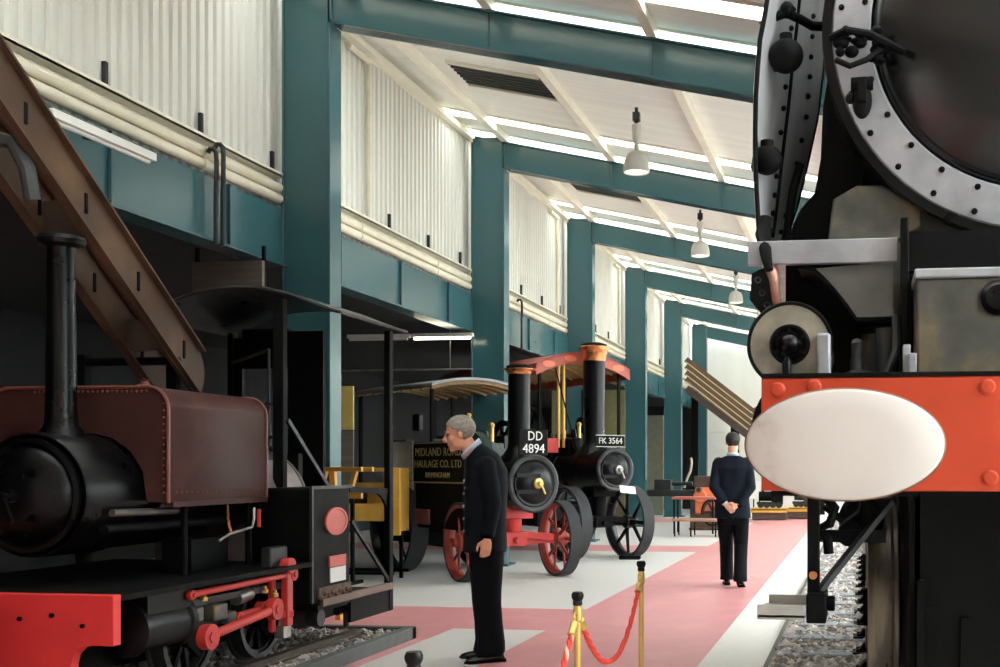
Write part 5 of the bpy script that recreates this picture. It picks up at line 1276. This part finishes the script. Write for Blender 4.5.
# --- man in navy suit walking away, hands clasped behind his back
p2 = thing('person', 'man in dark navy suit walking away with hands clasped behind his back', 'person', (-1.49,12.82,0), pi/2+radians(4), local=True)
HM2 = Matrix.Translation((.035,0,1.690)) @ Matrix.Rotation(radians(8),4,'Y')
b = MB(); head_parts(b, HM2, (-.02,0,1.50))
rings(b, [(-.02,0,1.52,.06,.09),(-.02,0,1.46,.09,.15),(-.01,0,1.35,.11,.155),(.0,0,1.15,.105,.14),(.0,0,1.0,.105,.14),(.0,0,.88,.10,.145),(.0,0,.82,.08,.12)])
LL = [(.0,.09,.88),(.16,.085,.49),(.20,.08,.10),(.22,.08,.06)]; RL = [(.0,-.09,.88),(.0,-.095,.48),(-.20,-.095,.12),(-.19,-.095,.07)]
for l_ in (LL,RL): b.tube(l_,[.075,.052,.040,.038],14); e = Vector(l_[3]); b.tube([e,e+Vector((.05,0,-.01))],[.03,.02],10)
LA = [(-.02,.165,1.45),(-.10,.215,1.16),(-.20,.085,.985)]; RA = [(-.02,-.165,1.45),(-.10,-.215,1.16),(-.19,-.075,.965)]
for arm in (LA,RA): b.tube(arm,[.05,.04,.027],12)
hand(b, (-.205,.075,.975), (-.02,-.62,-.62), (-.2,-.5,.7), .5, (-.9,0,0), 1.0); hand(b, (-.20,-.06,.955), (-.05,.8,-.30), (-.1,.2,.8), .75, (.9,0,.2), 1.0)
fuse('body', b, SKIN, p2, .0062, 3)
j = MB()
rings(j, [(-.025,0,1.53,.07,.085),(-.03,0,1.50,.095,.15),(-.025,0,1.46,.12,.185),(-.02,0,1.39,.145,.205),(-.005,0,1.27,.15,.20),(.0,0,1.14,.145,.19),(.0,0,1.0,.145,.195),(.0,0,.88,.155,.208),(.0,0,.80,.16,.212)], p=2.6)
for arm in (LA,RA):
    a0,a1,a2 = [Vector(v) for v in arm]
    j.ball(tuple(a0),(.075,.065,.068),16,10); j.tube([a0,a0.lerp(a1,.5),a1,a1.lerp(a2,.5),a2],[.074,.070,.063,.055,.047],16)
jk2 = fuse('jacket', j, SUITB, p2, .010, 5)
m = MB(); m.box(-.172,-.150,-.004,.004,.80,.98); make('back_vent', m, BLACKM, jk2)
t_ = MB(); rings(t_, [(.0,0,.90,.125,.172),(.0,0,.80,.125,.17),(.0,0,.74,.11,.16)])
for l_ in (LL,RL):
    a0,a1,a2,a3 = [Vector(v) for v in l_]
    pts = [a0,a0.lerp(a1,.5),a1,a1.lerp(a2,.5),a2,a2+Vector((0,0,-.04))]
    t_.tube(pts,[.105,.096,.083,.078,.080,.082],18)
fuse('trousers', t_, TROUS, p2, .010, 4)
hair_cap('hair', HM2, HAIRD, p2, lambda c: (c.x < .02 and c.z > -.05 and c.z < .105) and not (c.z > .085 and c.x > -.06), .007, 5)
m = MB(); R_ = []
for dz in (0,.035): R_.append([(-.015+.068*cos(2*pi*i/24),.07*sin(2*pi*i/24),1.525+dz-.012*cos(2*pi*i/24)) for i in range(24)])
m.loft(R_, cap=False); cl = make('shirt_collar', m, SHIRT, p2, smooth=60); s_ = cl.modifiers.new('t','SOLIDIFY'); s_.thickness = .006
m = MB(); m.tube([(-.203,.088,.990),(-.2,.076,.975)],[.035,.034],16); make('shirt_cuff', m, SHIRT, p2)
shoe('shoe', p2, .22, .08, radians(6)); shoe('shoe', p2, -.16, -.095, radians(-6), .035, radians(22))
# ------------------------------------------------------------------ light, sky and camera
w = bpy.data.worlds.new('sky'); SC.world = w; w.use_nodes = True
nt = w.node_tree; N = nt.nodes; L = nt.links; bg = N['Background']
tc = N.new('ShaderNodeTexCoord'); sp = N.new('ShaderNodeSeparateXYZ'); L.new(tc.outputs['Generated'], sp.inputs[0])
rp = N.new('ShaderNodeValToRGB'); L.new(sp.outputs['Z'], rp.inputs['Fac'])
rp.color_ramp.elements[0].position = 0.0; rp.color_ramp.elements[0].color = (.76,.82,.88,1)
rp.color_ramp.elements[1].position = .5; rp.color_ramp.elements[1].color = (.94,1.0,1.06,1)
L.new(rp.outputs['Color'], bg.inputs['Color']); bg.inputs['Strength'].default_value = 6.0
cam_d = bpy.data.cameras.new('camera'); cam = bpy.data.objects.new('camera', cam_d); COL.objects.link(cam)
cam_d.sensor_width = 36; cam_d.lens = 1100/1000*36; cam_d.shift_x = (500-711)/1000; cam_d.shift_y = (467-333.5)/1000
cam_d.clip_start = .05; cam_d.clip_end = 200
cam.location = (0,0,1.4); cam.rotation_euler = (pi/2, 0, atan(150/1100))
SC.camera = cam
vs = SC.view_settings; vs.view_transform = 'Standard'; vs.look = 'None'; vs.gamma = 1; vs.use_curve_mapping = False; vs.exposure = 0.95
SC.cycles.max_bounces = 6; SC.cycles.diffuse_bounces = 4; SC.cycles.use_denoising = True
